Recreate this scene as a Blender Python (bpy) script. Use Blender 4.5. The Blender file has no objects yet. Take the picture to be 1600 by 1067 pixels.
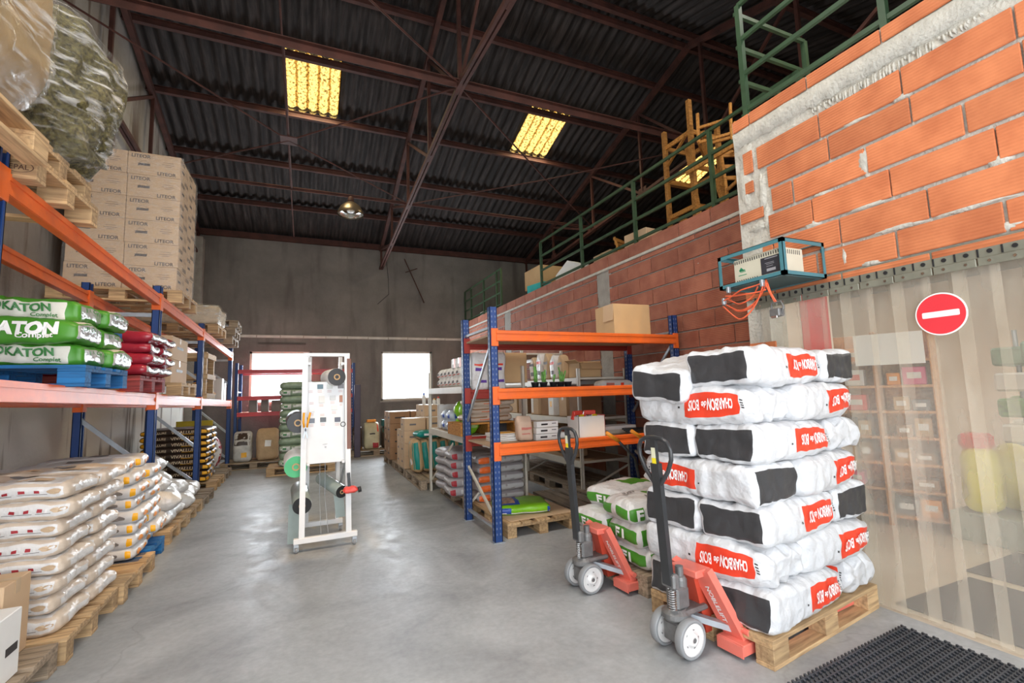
import bpy, bmesh, math, random
from mathutils import Vector, Matrix, noise
random.seed(7)
PI = math.pi
scene = bpy.context.scene
C = scene.collection
# ------------------------------------------------------------------ camera
F_PX = 733.83
R3 = Matrix(((0.9171639759685094, -0.014381565303648218, -0.3982504384995105),
             (-0.3974036249344735, -0.10742316736509987, -0.9113345280423595),
             (-0.029674906479646705, 0.9941093670681646, -0.10423994547560728)))
# columns of the camera matrix are the camera axes in the world (rows above are world X, Y, Z)
CAMH = 1.45
cam = bpy.data.cameras.new('camera'); co = bpy.data.objects.new('camera', cam); C.objects.link(co)
cam.sensor_width = 36; cam.lens = F_PX / 1600 * 36; cam.clip_start = 0.05; cam.clip_end = 200
co.matrix_world = Matrix.Translation((0, 0, CAMH)) @ R3.to_4x4()
scene.camera = co

def at(px, py, x=None, y=None, z=None):
    """world point seen at pixel (px,py) of the 1600x1067 photo on the plane x=, y= or z="""
    r = R3 @ Vector((px - 800, -(py - 533.5), -F_PX))
    if x is not None: t = x / r.x
    elif y is not None: t = y / r.y
    else: t = (z - CAMH) / r.z
    return Vector((0, 0, CAMH)) + r * t

# ------------------------------------------------------------------ world, lights, exposure
w = bpy.data.worlds.new('daylight'); scene.world = w; w.use_nodes = True
w.node_tree.nodes['Background'].inputs[0].default_value = (0.86, 0.93, 1.0, 1)
w.node_tree.nodes['Background'].inputs[1].default_value = 3.2
vs = scene.view_settings
vs.view_transform = 'Standard'; vs.look = 'None'; vs.gamma = 1; vs.use_curve_mapping = False
vs.exposure = 0.35

def area(name, loc, rot, sx, sy, power, col):
    l = bpy.data.lights.new(name, 'AREA'); l.shape = 'RECTANGLE'; l.size = sx; l.size_y = sy
    l.energy = power; l.color = col
    o = bpy.data.objects.new(name, l); o.location = loc; o.rotation_euler = rot; C.objects.link(o); return o
# daylight through the wide loading door behind the camera (lights face +Y)
area('door_daylight', (0.3, -1.75, 2.0), (PI/2, 0, 0), 5.4, 3.7, 100, (1.0, 0.985, 0.96))
# daylight through the two far windows (face -Y) and the side window
area('window_daylight', (-0.6, 13.26, 1.98), (-PI/2, 0, 0), 1.4, 1.3, 120, (0.85, 0.93, 1.0))
area('window_daylight', (2.57, 13.26, 1.98), (-PI/2, 0, 0), 1.4, 1.3, 120, (0.85, 0.93, 1.0))
# unseen fill lamps added under the near slope; then daylight through the far rooflights
for x in (-1.9, .02, 1.9, 4.62): area('rooflight_and_fill', (x, 2.0, 6.45), (0, 0, 0), .9, 1.5, 60, (1.0, 0.96, 0.90))
for x in (.02, 4.62): area('rooflight_and_fill', (x, 8.7, 6.85), (0, 0, 0), .85, 1.0, 40, (1.0, 0.85, 0.55))
# the shop's ceiling lamps
for (x, y) in ((5.2, 1.0), (5.4, 4.0), (7.8, 1.4), (7.8, 5.0)):
    area('shop_light', (x, y, 2.95), (0, 0, 0), 1.4, 0.5, 20, (1.0, 0.95, 0.87))
sun = bpy.data.lights.new('sun', 'SUN'); sun.energy = 2.5; sun.angle = 0.02; sun.color = (1, .93, .8)
so = bpy.data.objects.new('sun', sun); so.rotation_euler = (math.radians(28), math.radians(14), 0); C.objects.link(so)

# ------------------------------------------------------------------ materials
MATS = {}
def mat(name, col, rough=.6, metal=0.0, var=.08, vs_=6.0, bump=0.0, bs=60.0, spec=.5, dirt=None, dscale=2.0, damt=.5, trans=0, coord='Object', detail=4):
    if name in MATS: return MATS[name]
    m = bpy.data.materials.new(name); m.use_nodes = True; nt = m.node_tree; N = nt.nodes; L = nt.links
    b = N['Principled BSDF']
    b.inputs['Roughness'].default_value = rough; b.inputs['Metallic'].default_value = metal
    b.inputs['Specular IOR Level'].default_value = spec
    tc = N.new('ShaderNodeTexCoord')
    n = N.new('ShaderNodeTexNoise'); n.inputs['Scale'].default_value = vs_; n.inputs['Detail'].default_value = detail
    L.new(tc.outputs[coord], n.inputs['Vector'])
    r = N.new('ShaderNodeValToRGB')
    c = Vector(col[:3])
    r.color_ramp.elements[0].position = .3; r.color_ramp.elements[1].position = .7
    r.color_ramp.elements[0].color = (*(c * (1 - var)), 1); r.color_ramp.elements[1].color = (*[min(1, v) for v in c * (1 + var)], 1)
    L.new(n.outputs['Fac'], r.inputs['Fac'])
    out = r.outputs['Color']
    if dirt is not None:
        n2 = N.new('ShaderNodeTexNoise'); n2.inputs['Scale'].default_value = dscale; n2.inputs['Detail'].default_value = 6
        L.new(tc.outputs[coord], n2.inputs['Vector'])
        r2 = N.new('ShaderNodeValToRGB'); r2.color_ramp.elements[0].position = .42; r2.color_ramp.elements[1].position = .68
        r2.color_ramp.elements[0].color = (0, 0, 0, 1); r2.color_ramp.elements[1].color = (damt, damt, damt, 1)
        L.new(n2.outputs['Fac'], r2.inputs['Fac'])
        mx = N.new('ShaderNodeMix'); mx.data_type = 'RGBA'
        L.new(r2.outputs['Color'], mx.inputs[0]); L.new(out, mx.inputs[6]); mx.inputs[7].default_value = (*dirt, 1)
        out = mx.outputs[2]
    L.new(out, b.inputs['Base Color'])
    if bump:
        n3 = N.new('ShaderNodeTexNoise'); n3.inputs['Scale'].default_value = bs; n3.inputs['Detail'].default_value = 3
        L.new(tc.outputs[coord], n3.inputs['Vector'])
        bp = N.new('ShaderNodeBump'); bp.inputs['Strength'].default_value = bump; bp.inputs['Distance'].default_value = .016
        L.new(n3.outputs['Fac'], bp.inputs['Height']); L.new(bp.outputs['Normal'], b.inputs['Normal'])
    MATS[name] = m; return m

def wood(name, col, dark, scale=1.0):
    m = bpy.data.materials.new(name); m.use_nodes = True; nt = m.node_tree; N = nt.nodes; L = nt.links
    b = N['Principled BSDF']; b.inputs['Roughness'].default_value = .75
    tc = N.new('ShaderNodeTexCoord'); oi = N.new('ShaderNodeObjectInfo')
    mp = N.new('ShaderNodeMapping'); mp.inputs['Scale'].default_value = (3 * scale, 30 * scale, 30 * scale)
    ad = N.new('ShaderNodeVectorMath'); ad.operation = 'ADD'
    L.new(tc.outputs['Object'], ad.inputs[0])
    mul = N.new('ShaderNodeMath'); mul.operation = 'MULTIPLY'; mul.inputs[1].default_value = 17
    L.new(oi.outputs['Random'], mul.inputs[0]); L.new(mul.outputs[0], ad.inputs[1])
    L.new(ad.outputs[0], mp.inputs['Vector'])
    n = N.new('ShaderNodeTexNoise'); n.inputs['Scale'].default_value = 1.6; n.inputs['Detail'].default_value = 5
    L.new(mp.outputs['Vector'], n.inputs['Vector'])
    r = N.new('ShaderNodeValToRGB'); r.color_ramp.elements[0].position = .32; r.color_ramp.elements[1].position = .62
    r.color_ramp.elements[0].color = (*dark, 1); r.color_ramp.elements[1].color = (*col, 1)
    L.new(n.outputs['Fac'], r.inputs['Fac'])
    hs = N.new('ShaderNodeHueSaturation')
    mr = N.new('ShaderNodeMapRange'); mr.inputs[3].default_value = .72; mr.inputs[4].default_value = 1.15
    L.new(oi.outputs['Random'], mr.inputs[0]); L.new(mr.outputs[0], hs.inputs['Value']); L.new(r.outputs['Color'], hs.inputs['Color'])
    L.new(hs.outputs['Color'], b.inputs['Base Color'])
    bp = N.new('ShaderNodeBump'); bp.inputs['Strength'].default_value = .25; bp.inputs['Distance'].default_value = .004
    L.new(n.outputs['Fac'], bp.inputs['Height']); L.new(bp.outputs['Normal'], b.inputs['Normal'])
    MATS[name] = m; return m

WOOD = wood('pallet_wood', (.62, .42, .22), (.36, .23, .12))
WOODG = wood('aged_wood', (.40, .31, .22), (.20, .15, .10))
WOODB = wood('blue_painted_wood', (.012, .17, .46), (.01, .09, .26))
WOODR = wood('red_painted_wood', (.38, .06, .06), (.16, .03, .03))
WOODO = wood('orange_wood', (.55, .25, .05), (.30, .12, .02))
SHOPW = wood('shop_wood', (.65, .33, .14), (.45, .2, .08))
CARD = mat('cardboard', (.56, .37, .19), .8, var=.06, vs_=4)
CARDL = mat('light_cardboard', (.60, .42, .26), .8, var=.05, vs_=3)
CARDD = mat('brown_cardboard', (.33, .19, .10), .8, var=.1, vs_=5)
WHITEC = mat('white_carton', (.82, .82, .80), .6, var=.03)
TAPE = mat('packing_tape', (.50, .34, .18), .3, var=.04)
INK = mat('black_print', (.035, .03, .03), .6)
GREYINK = mat('grey_print', (.16, .15, .15), .6)
WHITEP = mat('white_print', (.93, .93, .92), .5, var=.02)
REDP = mat('red_print', (.80, .06, .025), .4, var=.06, vs_=10)
REDK = mat('dark_red_print', (.35, .02, .03), .5)
GREENP = mat('green_print', (.065, .27, .025), .4, var=.15, vs_=6)
GREENK = mat('dark_green_print', (.04, .20, .05), .4, var=.2, vs_=6)
YELP = mat('yellow_print', (.90, .45, .01), .4, var=.06)
BAGW = mat('white_sack_film', (.67, .68, .70), .33, var=.04, bump=1.0, bs=15, dirt=(.60, .60, .61), dscale=3, damt=.4)
BAGK = mat('charcoal_print', (.045, .045, .048), .42, var=.2, bump=.35, bs=18)
BAGWH = mat('white_shiny_sack', (.70, .69, .68), .3, var=.06, bump=.8, bs=18)
BAGTAN = mat('tan_print_sack', (.55, .40, .26), .4, var=.1, bump=.3, bs=18)
BAGLG = mat('pale_grey_sack', (.66, .67, .69), .35, var=.06, bump=.35, bs=16)
BAGBR = mat('brown_black_sack', (.055, .035, .025), .35, var=.2, bump=.3, bs=16)
BAGSIL = mat('silver_film', (.62, .64, .66), .25, metal=.3, var=.2, vs_=14, bump=.6, bs=24)
BAGDB = mat('dull_blue_film', (.05, .16, .45), .35, var=.1, bump=.3, bs=14)
BAGRED = mat('maroon_film', (.33, .02, .04), .25, var=.2, bump=.3, bs=14)
BAGKR = mat('kraft_paper_sack', (.52, .36, .21), .7, var=.12, bump=.5, bs=20)
BAGGR = mat('grey_sack', (.36, .34, .35), .4, var=.12, bump=.4, bs=18)
LIME = mat('lime_film', (.25, .62, .02), .3, var=.1, bump=.3, bs=20)
TEAL = mat('teal_print', (.0, .24, .20), .4, var=.15)
BLUEP = mat('blue_print', (.02, .08, .45), .4)
RACKB = mat('rack_blue', (.012, .05, .20), .45, var=.06)
RACKO = mat('rack_orange', (.84, .15, .02), .42, var=.07, vs_=3, dirt=(.55, .12, .05), dscale=9, damt=.35)
RACKR = mat('rack_dark_red', (.33, .03, .02), .45, var=.05)
GALV = mat('galvanised_steel', (.42, .46, .50), .42, metal=.6, var=.12, vs_=12)
CREAM = mat('cream_enamel', (.68, .64, .55), .45, var=.06, vs_=5)
WHITEM = mat('white_enamel', (.72, .73, .74), .35, var=.03)
DECK = mat('chipboard', (.46, .33, .22), .8, var=.12, vs_=30)
RUST = mat('rusty_steel', (.066, .021, .014), .75, var=.35, vs_=5, bump=.2, bs=40, coord='Object')
GREENM = mat('green_paint_steel', (.035, .075, .035), .5, var=.2, vs_=8)
REDM = mat('jack_red_paint', (.83, .19, .14), .38, var=.06, vs_=5, dirt=(.62, .16, .12), dscale=6, damt=.5)
BLACKM = mat('black_enamel', (.035, .037, .04), .32, var=.15)
STEELD = mat('dirty_steel', (.20, .20, .20), .5, metal=.5, var=.25, vs_=14, bump=.2, bs=40)
CHROME = mat('chrome', (.7, .7, .7), .2, metal=1)
TYRE = mat('grey_polyurethane', (.27, .28, .29), .5, var=.05)
ALU = mat('cast_aluminium', (.80, .79, .78), .4, metal=.1, var=.06)
TEALM = mat('teal_paint_steel', (.07, .22, .26), .42, var=.08)
BEIGEM = mat('beige_enamel', (.66, .63, .50), .45, var=.04)
CABLE = mat('orange_cable', (.78, .13, .05), .45)
PLASTK = mat('black_plastic', (.02, .02, .022), .35)
LEAF = mat('leaf_green', (.10, .26, .05), .5, var=.4, vs_=30)
SOIL = mat('potting_soil', (.05, .03, .02), .9)
YELLOWS = mat('yellow_plastic', (.80, .72, .12), .4, var=.1)
PINK = mat('pink_plastic', (.75, .08, .25), .4)
REDS = mat('red_plastic', (.75, .07, .05), .4)
MORTAR = mat('mortar', (.54, .52, .46), .95, var=.12, vs_=14, bump=.7, bs=45)
MORTARD = mat('grey_mortar', (.40, .36, .32), .95, var=.12, vs_=12, bump=.6, bs=45)
CONC = mat('cast_concrete', (.33, .31, .28), .9, var=.15, vs_=6, bump=.5, bs=30)
RUBBER = mat('black_rubber', (.045, .05, .06), .45, var=.15)
STRAW = mat('orange_plastic', (.85, .30, .02), .4)

def brick_mat(name, base, dark):
    m = bpy.data.materials.new(name); m.use_nodes = True; nt = m.node_tree; N = nt.nodes; L = nt.links
    b = N['Principled BSDF']; b.inputs['Roughness'].default_value = .85
    tc = N.new('ShaderNodeTexCoord'); oi = N.new('ShaderNodeObjectInfo')
    n = N.new('ShaderNodeTexNoise'); n.inputs['Scale'].default_value = 5; n.inputs['Detail'].default_value = 6
    ad = N.new('ShaderNodeVectorMath'); ad.operation = 'ADD'
    mul = N.new('ShaderNodeMath'); mul.operation = 'MULTIPLY'; mul.inputs[1].default_value = 31
    L.new(oi.outputs['Random'], mul.inputs[0]); L.new(tc.outputs['Object'], ad.inputs[0]); L.new(mul.outputs[0], ad.inputs[1])
    L.new(ad.outputs[0], n.inputs['Vector'])
    r = N.new('ShaderNodeValToRGB'); r.color_ramp.elements[0].position = .3; r.color_ramp.elements[1].position = .66
    r.color_ramp.elements[0].color = (*dark, 1); r.color_ramp.elements[1].color = (*base, 1)
    L.new(n.outputs['Fac'], r.inputs['Fac'])
    hs = N.new('ShaderNodeHueSaturation'); mr = N.new('ShaderNodeMapRange'); mr.inputs[3].default_value = .82; mr.inputs[4].default_value = 1.12
    L.new(oi.outputs['Random'], mr.inputs[0]); L.new(mr.outputs[0], hs.inputs['Value']); L.new(r.outputs['Color'], hs.inputs['Color'])
    L.new(hs.outputs['Color'], b.inputs['Base Color'])
    wv = N.new('ShaderNodeTexWave'); wv.bands_direction = 'Z'; wv.inputs['Scale'].default_value = 16; wv.inputs['Distortion'].default_value = .3
    L.new(tc.outputs['Object'], wv.inputs['Vector'])
    bp = N.new('ShaderNodeBump'); bp.inputs['Strength'].default_value = .55; bp.inputs['Distance'].default_value = .004
    L.new(wv.outputs['Fac'], bp.inputs['Height']); L.new(bp.outputs['Normal'], b.inputs['Normal'])
    MATS[name] = m; return m
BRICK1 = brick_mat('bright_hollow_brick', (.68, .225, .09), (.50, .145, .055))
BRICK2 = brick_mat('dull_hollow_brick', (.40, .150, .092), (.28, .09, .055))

def rendered_wall(name, c1, c2, c3, s=1.0, stains=True):
    m = bpy.data.materials.new(name); m.use_nodes = True; nt = m.node_tree; N = nt.nodes; L = nt.links
    b = N['Principled BSDF']; b.inputs['Roughness'].default_value = .92
    tc = N.new('ShaderNodeTexCoord')
    n = N.new('ShaderNodeTexNoise'); n.inputs['Scale'].default_value = .8 * s; n.inputs['Detail'].default_value = 8; n.inputs['Roughness'].default_value = .65
    L.new(tc.outputs['Object'], n.inputs['Vector'])
    r = N.new('ShaderNodeValToRGB'); e = r.color_ramp.elements; e[0].position = .34; e[1].position = .66
    e[0].color = (*c1, 1); e[1].color = (*c2, 1)
    L.new(n.outputs['Fac'], r.inputs['Fac']); out = r.outputs['Color']
    if stains:
        mp = N.new('ShaderNodeMapping'); mp.inputs['Scale'].default_value = (2.2, 2.2, .35)
        L.new(tc.outputs['Object'], mp.inputs['Vector'])
        n2 = N.new('ShaderNodeTexNoise'); n2.inputs['Scale'].default_value = 1.1; n2.inputs['Detail'].default_value = 7
        L.new(mp.outputs['Vector'], n2.inputs['Vector'])
        r2 = N.new('ShaderNodeValToRGB'); r2.color_ramp.elements[0].position = .52; r2.color_ramp.elements[1].position = .66
        r2.color_ramp.elements[0].color = (0, 0, 0, 1); r2.color_ramp.elements[1].color = (.85, .85, .85, 1)
        L.new(n2.outputs['Fac'], r2.inputs['Fac'])
        mx = N.new('ShaderNodeMix'); mx.data_type = 'RGBA'
        L.new(r2.outputs['Color'], mx.inputs[0]); L.new(out, mx.inputs[6]); mx.inputs[7].default_value = (*c3, 1); out = mx.outputs[2]
    L.new(out, b.inputs['Base Color'])
    n3 = N.new('ShaderNodeTexNoise'); n3.inputs['Scale'].default_value = 22; n3.inputs['Detail'].default_value = 5
    L.new(tc.outputs['Object'], n3.inputs['Vector'])
    bp = N.new('ShaderNodeBump'); bp.inputs['Strength'].default_value = .5; bp.inputs['Distance'].default_value = .01
    L.new(n3.outputs['Fac'], bp.inputs['Height']); L.new(bp.outputs['Normal'], b.inputs['Normal'])
    MATS[name] = m; return m
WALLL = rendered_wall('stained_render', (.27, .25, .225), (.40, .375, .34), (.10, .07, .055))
def pale_lower_band(m):  # colours the wall paler below a ragged height
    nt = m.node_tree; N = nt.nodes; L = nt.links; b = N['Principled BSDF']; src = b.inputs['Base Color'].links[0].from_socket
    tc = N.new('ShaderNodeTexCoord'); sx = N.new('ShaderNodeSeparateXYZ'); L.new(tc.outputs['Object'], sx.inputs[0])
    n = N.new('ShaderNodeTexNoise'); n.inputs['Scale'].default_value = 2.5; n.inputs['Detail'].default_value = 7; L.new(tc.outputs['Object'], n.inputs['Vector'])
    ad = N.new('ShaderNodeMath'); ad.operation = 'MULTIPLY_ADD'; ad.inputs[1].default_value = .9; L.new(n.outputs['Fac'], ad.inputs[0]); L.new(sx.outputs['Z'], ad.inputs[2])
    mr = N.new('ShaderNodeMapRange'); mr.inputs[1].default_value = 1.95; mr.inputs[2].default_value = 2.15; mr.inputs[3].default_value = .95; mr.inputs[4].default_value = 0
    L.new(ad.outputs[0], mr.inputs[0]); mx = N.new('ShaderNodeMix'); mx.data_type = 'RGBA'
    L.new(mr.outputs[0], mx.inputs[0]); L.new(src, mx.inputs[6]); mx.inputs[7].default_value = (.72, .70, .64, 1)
    # dark streaks running down through the paler lower part
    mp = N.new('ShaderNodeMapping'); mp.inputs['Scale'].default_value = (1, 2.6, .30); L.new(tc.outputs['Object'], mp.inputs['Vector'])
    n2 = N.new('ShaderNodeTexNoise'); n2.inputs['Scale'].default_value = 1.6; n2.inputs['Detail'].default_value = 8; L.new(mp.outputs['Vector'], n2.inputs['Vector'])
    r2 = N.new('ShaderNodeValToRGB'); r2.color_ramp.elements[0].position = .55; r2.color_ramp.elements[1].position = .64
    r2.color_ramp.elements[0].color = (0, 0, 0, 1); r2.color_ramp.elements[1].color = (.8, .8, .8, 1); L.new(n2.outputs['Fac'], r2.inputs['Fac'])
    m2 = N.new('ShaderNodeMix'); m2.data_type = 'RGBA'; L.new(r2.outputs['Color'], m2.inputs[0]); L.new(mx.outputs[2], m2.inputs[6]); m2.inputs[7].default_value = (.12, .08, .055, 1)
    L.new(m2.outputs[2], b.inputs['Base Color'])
pale_lower_band(WALLL)
WALLB = rendered_wall('grey_render', (.150, .142, .132), (.225, .212, .196), (.11, .10, .092), 1.3)
SHOPWALL = mat('shop_wall_paint', (.80, .66, .54), .8, var=.03)
SHOPFLOOR = mat('shop_floor_tiles', (.62, .54, .44), .35, var=.05)

def floor_mat():
    m = bpy.data.materials.new('smooth_concrete'); m.use_nodes = True; nt = m.node_tree; N = nt.nodes; L = nt.links
    b = N['Principled BSDF']
    tc = N.new('ShaderNodeTexCoord')
    n = N.new('ShaderNodeTexNoise'); n.inputs['Scale'].default_value = 1.1; n.inputs['Detail'].default_value = 9; n.inputs['Roughness'].default_value = .62; n.inputs['Distortion'].default_value = .8
    L.new(tc.outputs['Object'], n.inputs['Vector'])
    r = N.new('ShaderNodeValToRGB'); e = r.color_ramp.elements; e[0].position = .33; e[1].position = .68
    e[0].color = (.265, .275, .285, 1); e[1].color = (.44, .455, .465, 1)
    L.new(n.outputs['Fac'], r.inputs['Fac'])
    # fine speckle
    n2 = N.new('ShaderNodeTexNoise'); n2.inputs['Scale'].default_value = 45; n2.inputs['Detail'].default_value = 3
    L.new(tc.outputs['Object'], n2.inputs['Vector'])
    mx = N.new('ShaderNodeMix'); mx.data_type = 'RGBA'; mx.blend_type = 'OVERLAY'; mx.inputs[0].default_value = .25
    L.new(r.outputs['Color'], mx.inputs[6]); L.new(n2.outputs['Color'], mx.inputs[7])
    n2.inputs['Scale'].default_value = 30
    bw = N.new('ShaderNodeRGBToBW'); L.new(n2.outputs['Color'], bw.inputs[0]); L.new(bw.outputs[0], mx.inputs[7])
    # hairline cracks
    v = N.new('ShaderNodeTexVoronoi'); v.feature = 'DISTANCE_TO_EDGE'; v.inputs['Scale'].default_value = .55
    nd = N.new('ShaderNodeTexNoise'); nd.inputs['Scale'].default_value = 2.2; nd.inputs['Detail'].default_value = 5
    L.new(tc.outputs['Object'], nd.inputs['Vector'])
    va = N.new('ShaderNodeMix'); va.data_type = 'RGBA'; va.inputs[0].default_value = .32
    L.new(tc.outputs['Object'], va.inputs[6]); L.new(nd.outputs['Color'], va.inputs[7]); L.new(va.outputs[2], v.inputs['Vector'])
    cr = N.new('ShaderNodeValToRGB'); cr.color_ramp.elements[0].position = 0; cr.color_ramp.elements[1].position = .004
    cr.color_ramp.elements[0].color = (.22, .22, .22, 1); cr.color_ramp.elements[1].color = (0, 0, 0, 1)
    L.new(v.outputs['Distance'], cr.inputs['Fac'])
    m2 = N.new('ShaderNodeMix'); m2.data_type = 'RGBA'
    L.new(cr.outputs['Color'], m2.inputs[0]); L.new(mx.outputs[2], m2.inputs[6]); m2.inputs[7].default_value = (.13, .12, .115, 1)
    L.new(m2.outputs[2], b.inputs['Base Color'])
    rr = N.new('ShaderNodeMapRange'); rr.inputs[1].default_value = .33; rr.inputs[2].default_value = .67; rr.inputs[3].default_value = .56; rr.inputs[4].default_value = .32
    n5 = N.new('ShaderNodeTexNoise'); n5.inputs['Scale'].default_value = 5.5; n5.inputs['Detail'].default_value = 8; n5.inputs['Roughness'].default_value = .7; n5.inputs['Distortion'].default_value = 1.0
    L.new(tc.outputs['Object'], n5.inputs['Vector']); L.new(n5.outputs['Fac'], rr.inputs[0]); L.new(rr.outputs[0], b.inputs['Roughness'])
    bp = N.new('ShaderNodeBump'); bp.inputs['Strength'].default_value = .22; bp.inputs['Distance'].default_value = .01
    n4 = N.new('ShaderNodeTexNoise'); n4.inputs['Scale'].default_value = 7; n4.inputs['Detail'].default_value = 5; L.new(tc.outputs['Object'], n4.inputs['Vector'])
    L.new(n4.outputs['Fac'], bp.inputs['Height']); L.new(bp.outputs['Normal'], b.inputs['Normal'])
    return m
FLOOR = floor_mat()

def roof_mat():
    m = bpy.data.materials.new('dark_corrugated_roof'); m.use_nodes = True; nt = m.node_tree; N = nt.nodes; L = nt.links
    b = N['Principled BSDF']; b.inputs['Roughness'].default_value = .8
    tc = N.new('ShaderNodeTexCoord'); oi = N.new('ShaderNodeObjectInfo')
    mp = N.new('ShaderNodeMapping'); mp.inputs['Scale'].default_value = (6, .5, 1)
    ad = N.new('ShaderNodeVectorMath'); ad.operation = 'ADD'
    mul = N.new('ShaderNodeMath'); mul.operation = 'MULTIPLY'; mul.inputs[1].default_value = 23
    L.new(oi.outputs['Random'], mul.inputs[0]); L.new(tc.outputs['Object'], ad.inputs[0]); L.new(mul.outputs[0], ad.inputs[1])
    L.new(ad.outputs[0], mp.inputs['Vector'])
    n = N.new('ShaderNodeTexNoise'); n.inputs['Scale'].default_value = 2.5; n.inputs['Detail'].default_value = 7; n.inputs['Roughness'].default_value = .7
    L.new(mp.outputs['Vector'], n.inputs['Vector'])
    r = N.new('ShaderNodeValToRGB'); e = r.color_ramp.elements; e[0].position = .44; e[1].position = .66
    e[0].color = (.009, .0055, .0045, 1); e[1].color = (.050, .038, .034, 1)
    e3 = e.new(.90); e3.color = (.20, .19, .19, 1)
    L.new(n.outputs['Fac'], r.inputs['Fac']); L.new(r.outputs['Color'], b.inputs['Base Color'])
    return m
ROOF = roof_mat()

def sky_mat():
    m = bpy.data.materials.new('yellowed_rooflight'); m.use_nodes = True; nt = m.node_tree; N = nt.nodes; L = nt.links
    out = N['Material Output']; N.remove(N['Principled BSDF'])
    tc = N.new('ShaderNodeTexCoord'); n = N.new('ShaderNodeTexNoise'); n.inputs['Scale'].default_value = 22; n.inputs['Detail'].default_value = 5; n.inputs['Roughness'].default_value = .7
    L.new(tc.outputs['Object'], n.inputs['Vector'])
    r = N.new('ShaderNodeValToRGB'); e = r.color_ramp.elements; e[0].position = .40; e[1].position = .50
    e[0].color = (.10, .045, .008, 1); e[1].color = (.60, .37, .10, 1)
    L.new(n.outputs['Fac'], r.inputs['Fac'])
    # algae bands along the corrugation valleys
    wv = N.new('ShaderNodeTexWave'); wv.bands_direction = 'X'; wv.inputs['Scale'].default_value = 1.71; wv.inputs['Distortion'].default_value = 1.2; wv.inputs['Detail'].default_value = 3; wv.inputs['Detail Scale'].default_value = 6
    L.new(tc.outputs['Object'], wv.inputs['Vector'])
    wr = N.new('ShaderNodeValToRGB'); wr.color_ramp.elements[0].position = .02; wr.color_ramp.elements[1].position = .22
    wr.color_ramp.elements[0].color = (.35, .25, .12, 1); wr.color_ramp.elements[1].color = (1, 1, 1, 1)
    L.new(wv.outputs['Fac'], wr.inputs['Fac'])
    mx = N.new('ShaderNodeMix'); mx.data_type = 'RGBA'; mx.blend_type = 'MULTIPLY'; mx.inputs[0].default_value = 1
    L.new(r.outputs['Color'], mx.inputs[6]); L.new(wr.outputs['Color'], mx.inputs[7])
    t = N.new('ShaderNodeBsdfTransparent'); tl = N.new('ShaderNodeBsdfTranslucent'); ms = N.new('ShaderNodeMixShader'); ms.inputs[0].default_value = .25
    L.new(mx.outputs[2], t.inputs[0]); L.new(mx.outputs[2], tl.inputs[0])
    L.new(t.outputs[0], ms.inputs[1]); L.new(tl.outputs[0], ms.inputs[2]); L.new(ms.outputs[0], out.inputs[0])
    return m
SKYL = sky_mat()

def film_mat(name, col, alpha, rough=.12, tcol=(1, 1, 1), bump=.3, bs=12, streak=False):
    m = bpy.data.materials.new(name); m.use_nodes = True; nt = m.node_tree; N = nt.nodes; L = nt.links
    out = N['Material Output']; b = N['Principled BSDF']
    b.inputs['Base Color'].default_value = (*col, 1); b.inputs['Roughness'].default_value = rough
    tr = N.new('ShaderNodeBsdfTransparent'); tr.inputs[0].default_value = (*tcol, 1)
    ms = N.new('ShaderNodeMixShader'); ms.inputs[0].default_value = alpha
    L.new(tr.outputs[0], ms.inputs[1]); L.new(b.outputs[0], ms.inputs[2]); L.new(ms.outputs[0], out.inputs[0])
    tc = N.new('ShaderNodeTexCoord'); n = N.new('ShaderNodeTexNoise'); n.inputs['Scale'].default_value = bs; n.inputs['Detail'].default_value = 4
    mp = N.new('ShaderNodeMapping'); mp.inputs['Scale'].default_value = (1, 1, 3) if not streak else (1, 1, .3)
    L.new(tc.outputs['Object'], mp.inputs['Vector']); L.new(mp.outputs['Vector'], n.inputs['Vector'])
    bp = N.new('ShaderNodeBump'); bp.inputs['Strength'].default_value = bump; bp.inputs['Distance'].default_value = .02
    L.new(n.outputs['Fac'], bp.inputs['Height']); L.new(bp.outputs['Normal'], b.inputs['Normal'])
    mr = N.new('ShaderNodeMapRange'); mr.inputs[1].default_value = .35; mr.inputs[2].default_value = .65
    mr.inputs[3].default_value = alpha * .6; mr.inputs[4].default_value = min(1, alpha * 1.5)
    L.new(n.outputs['Fac'], mr.inputs[0]); L.new(mr.outputs[0], ms.inputs[0])
    MATS[name] = m; return m
PVC = film_mat('clear_pvc', (.86, .80, .68), .29, .16, (.96, .94, .90), .12, 3, True)
WRAP = film_mat('stretch_film', (.85, .85, .83), .30, .10, (1, 1, 1), 1.0, 5)
_n = WRAP.node_tree.nodes
for q in _n:
    if q.type == 'MAPPING': q.inputs['Scale'].default_value = (1.2, 1.2, 6); q.inputs['Rotation'].default_value = (.5, .45, 0)
    if q.type == 'MAP_RANGE': q.inputs[1].default_value = .50; q.inputs[2].default_value = .72; q.inputs[3].default_value = .04; q.inputs[4].default_value = .62  # whitish streaks in the film's opacity stand in for glossy highlights
GLASS = film_mat('window_glass', (.9, .95, 1), .05, .05, (1, 1, 1), 0, 3)
GREENLOAD = mat('dry_olive_foliage', (.10, .085, .028), .8, var=.75, vs_=45, bump=.8, bs=60)
OCHRE = mat('ochre_sack', (.34, .23, .11), .55, var=.25, vs_=5, bump=.5, bs=14)

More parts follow.
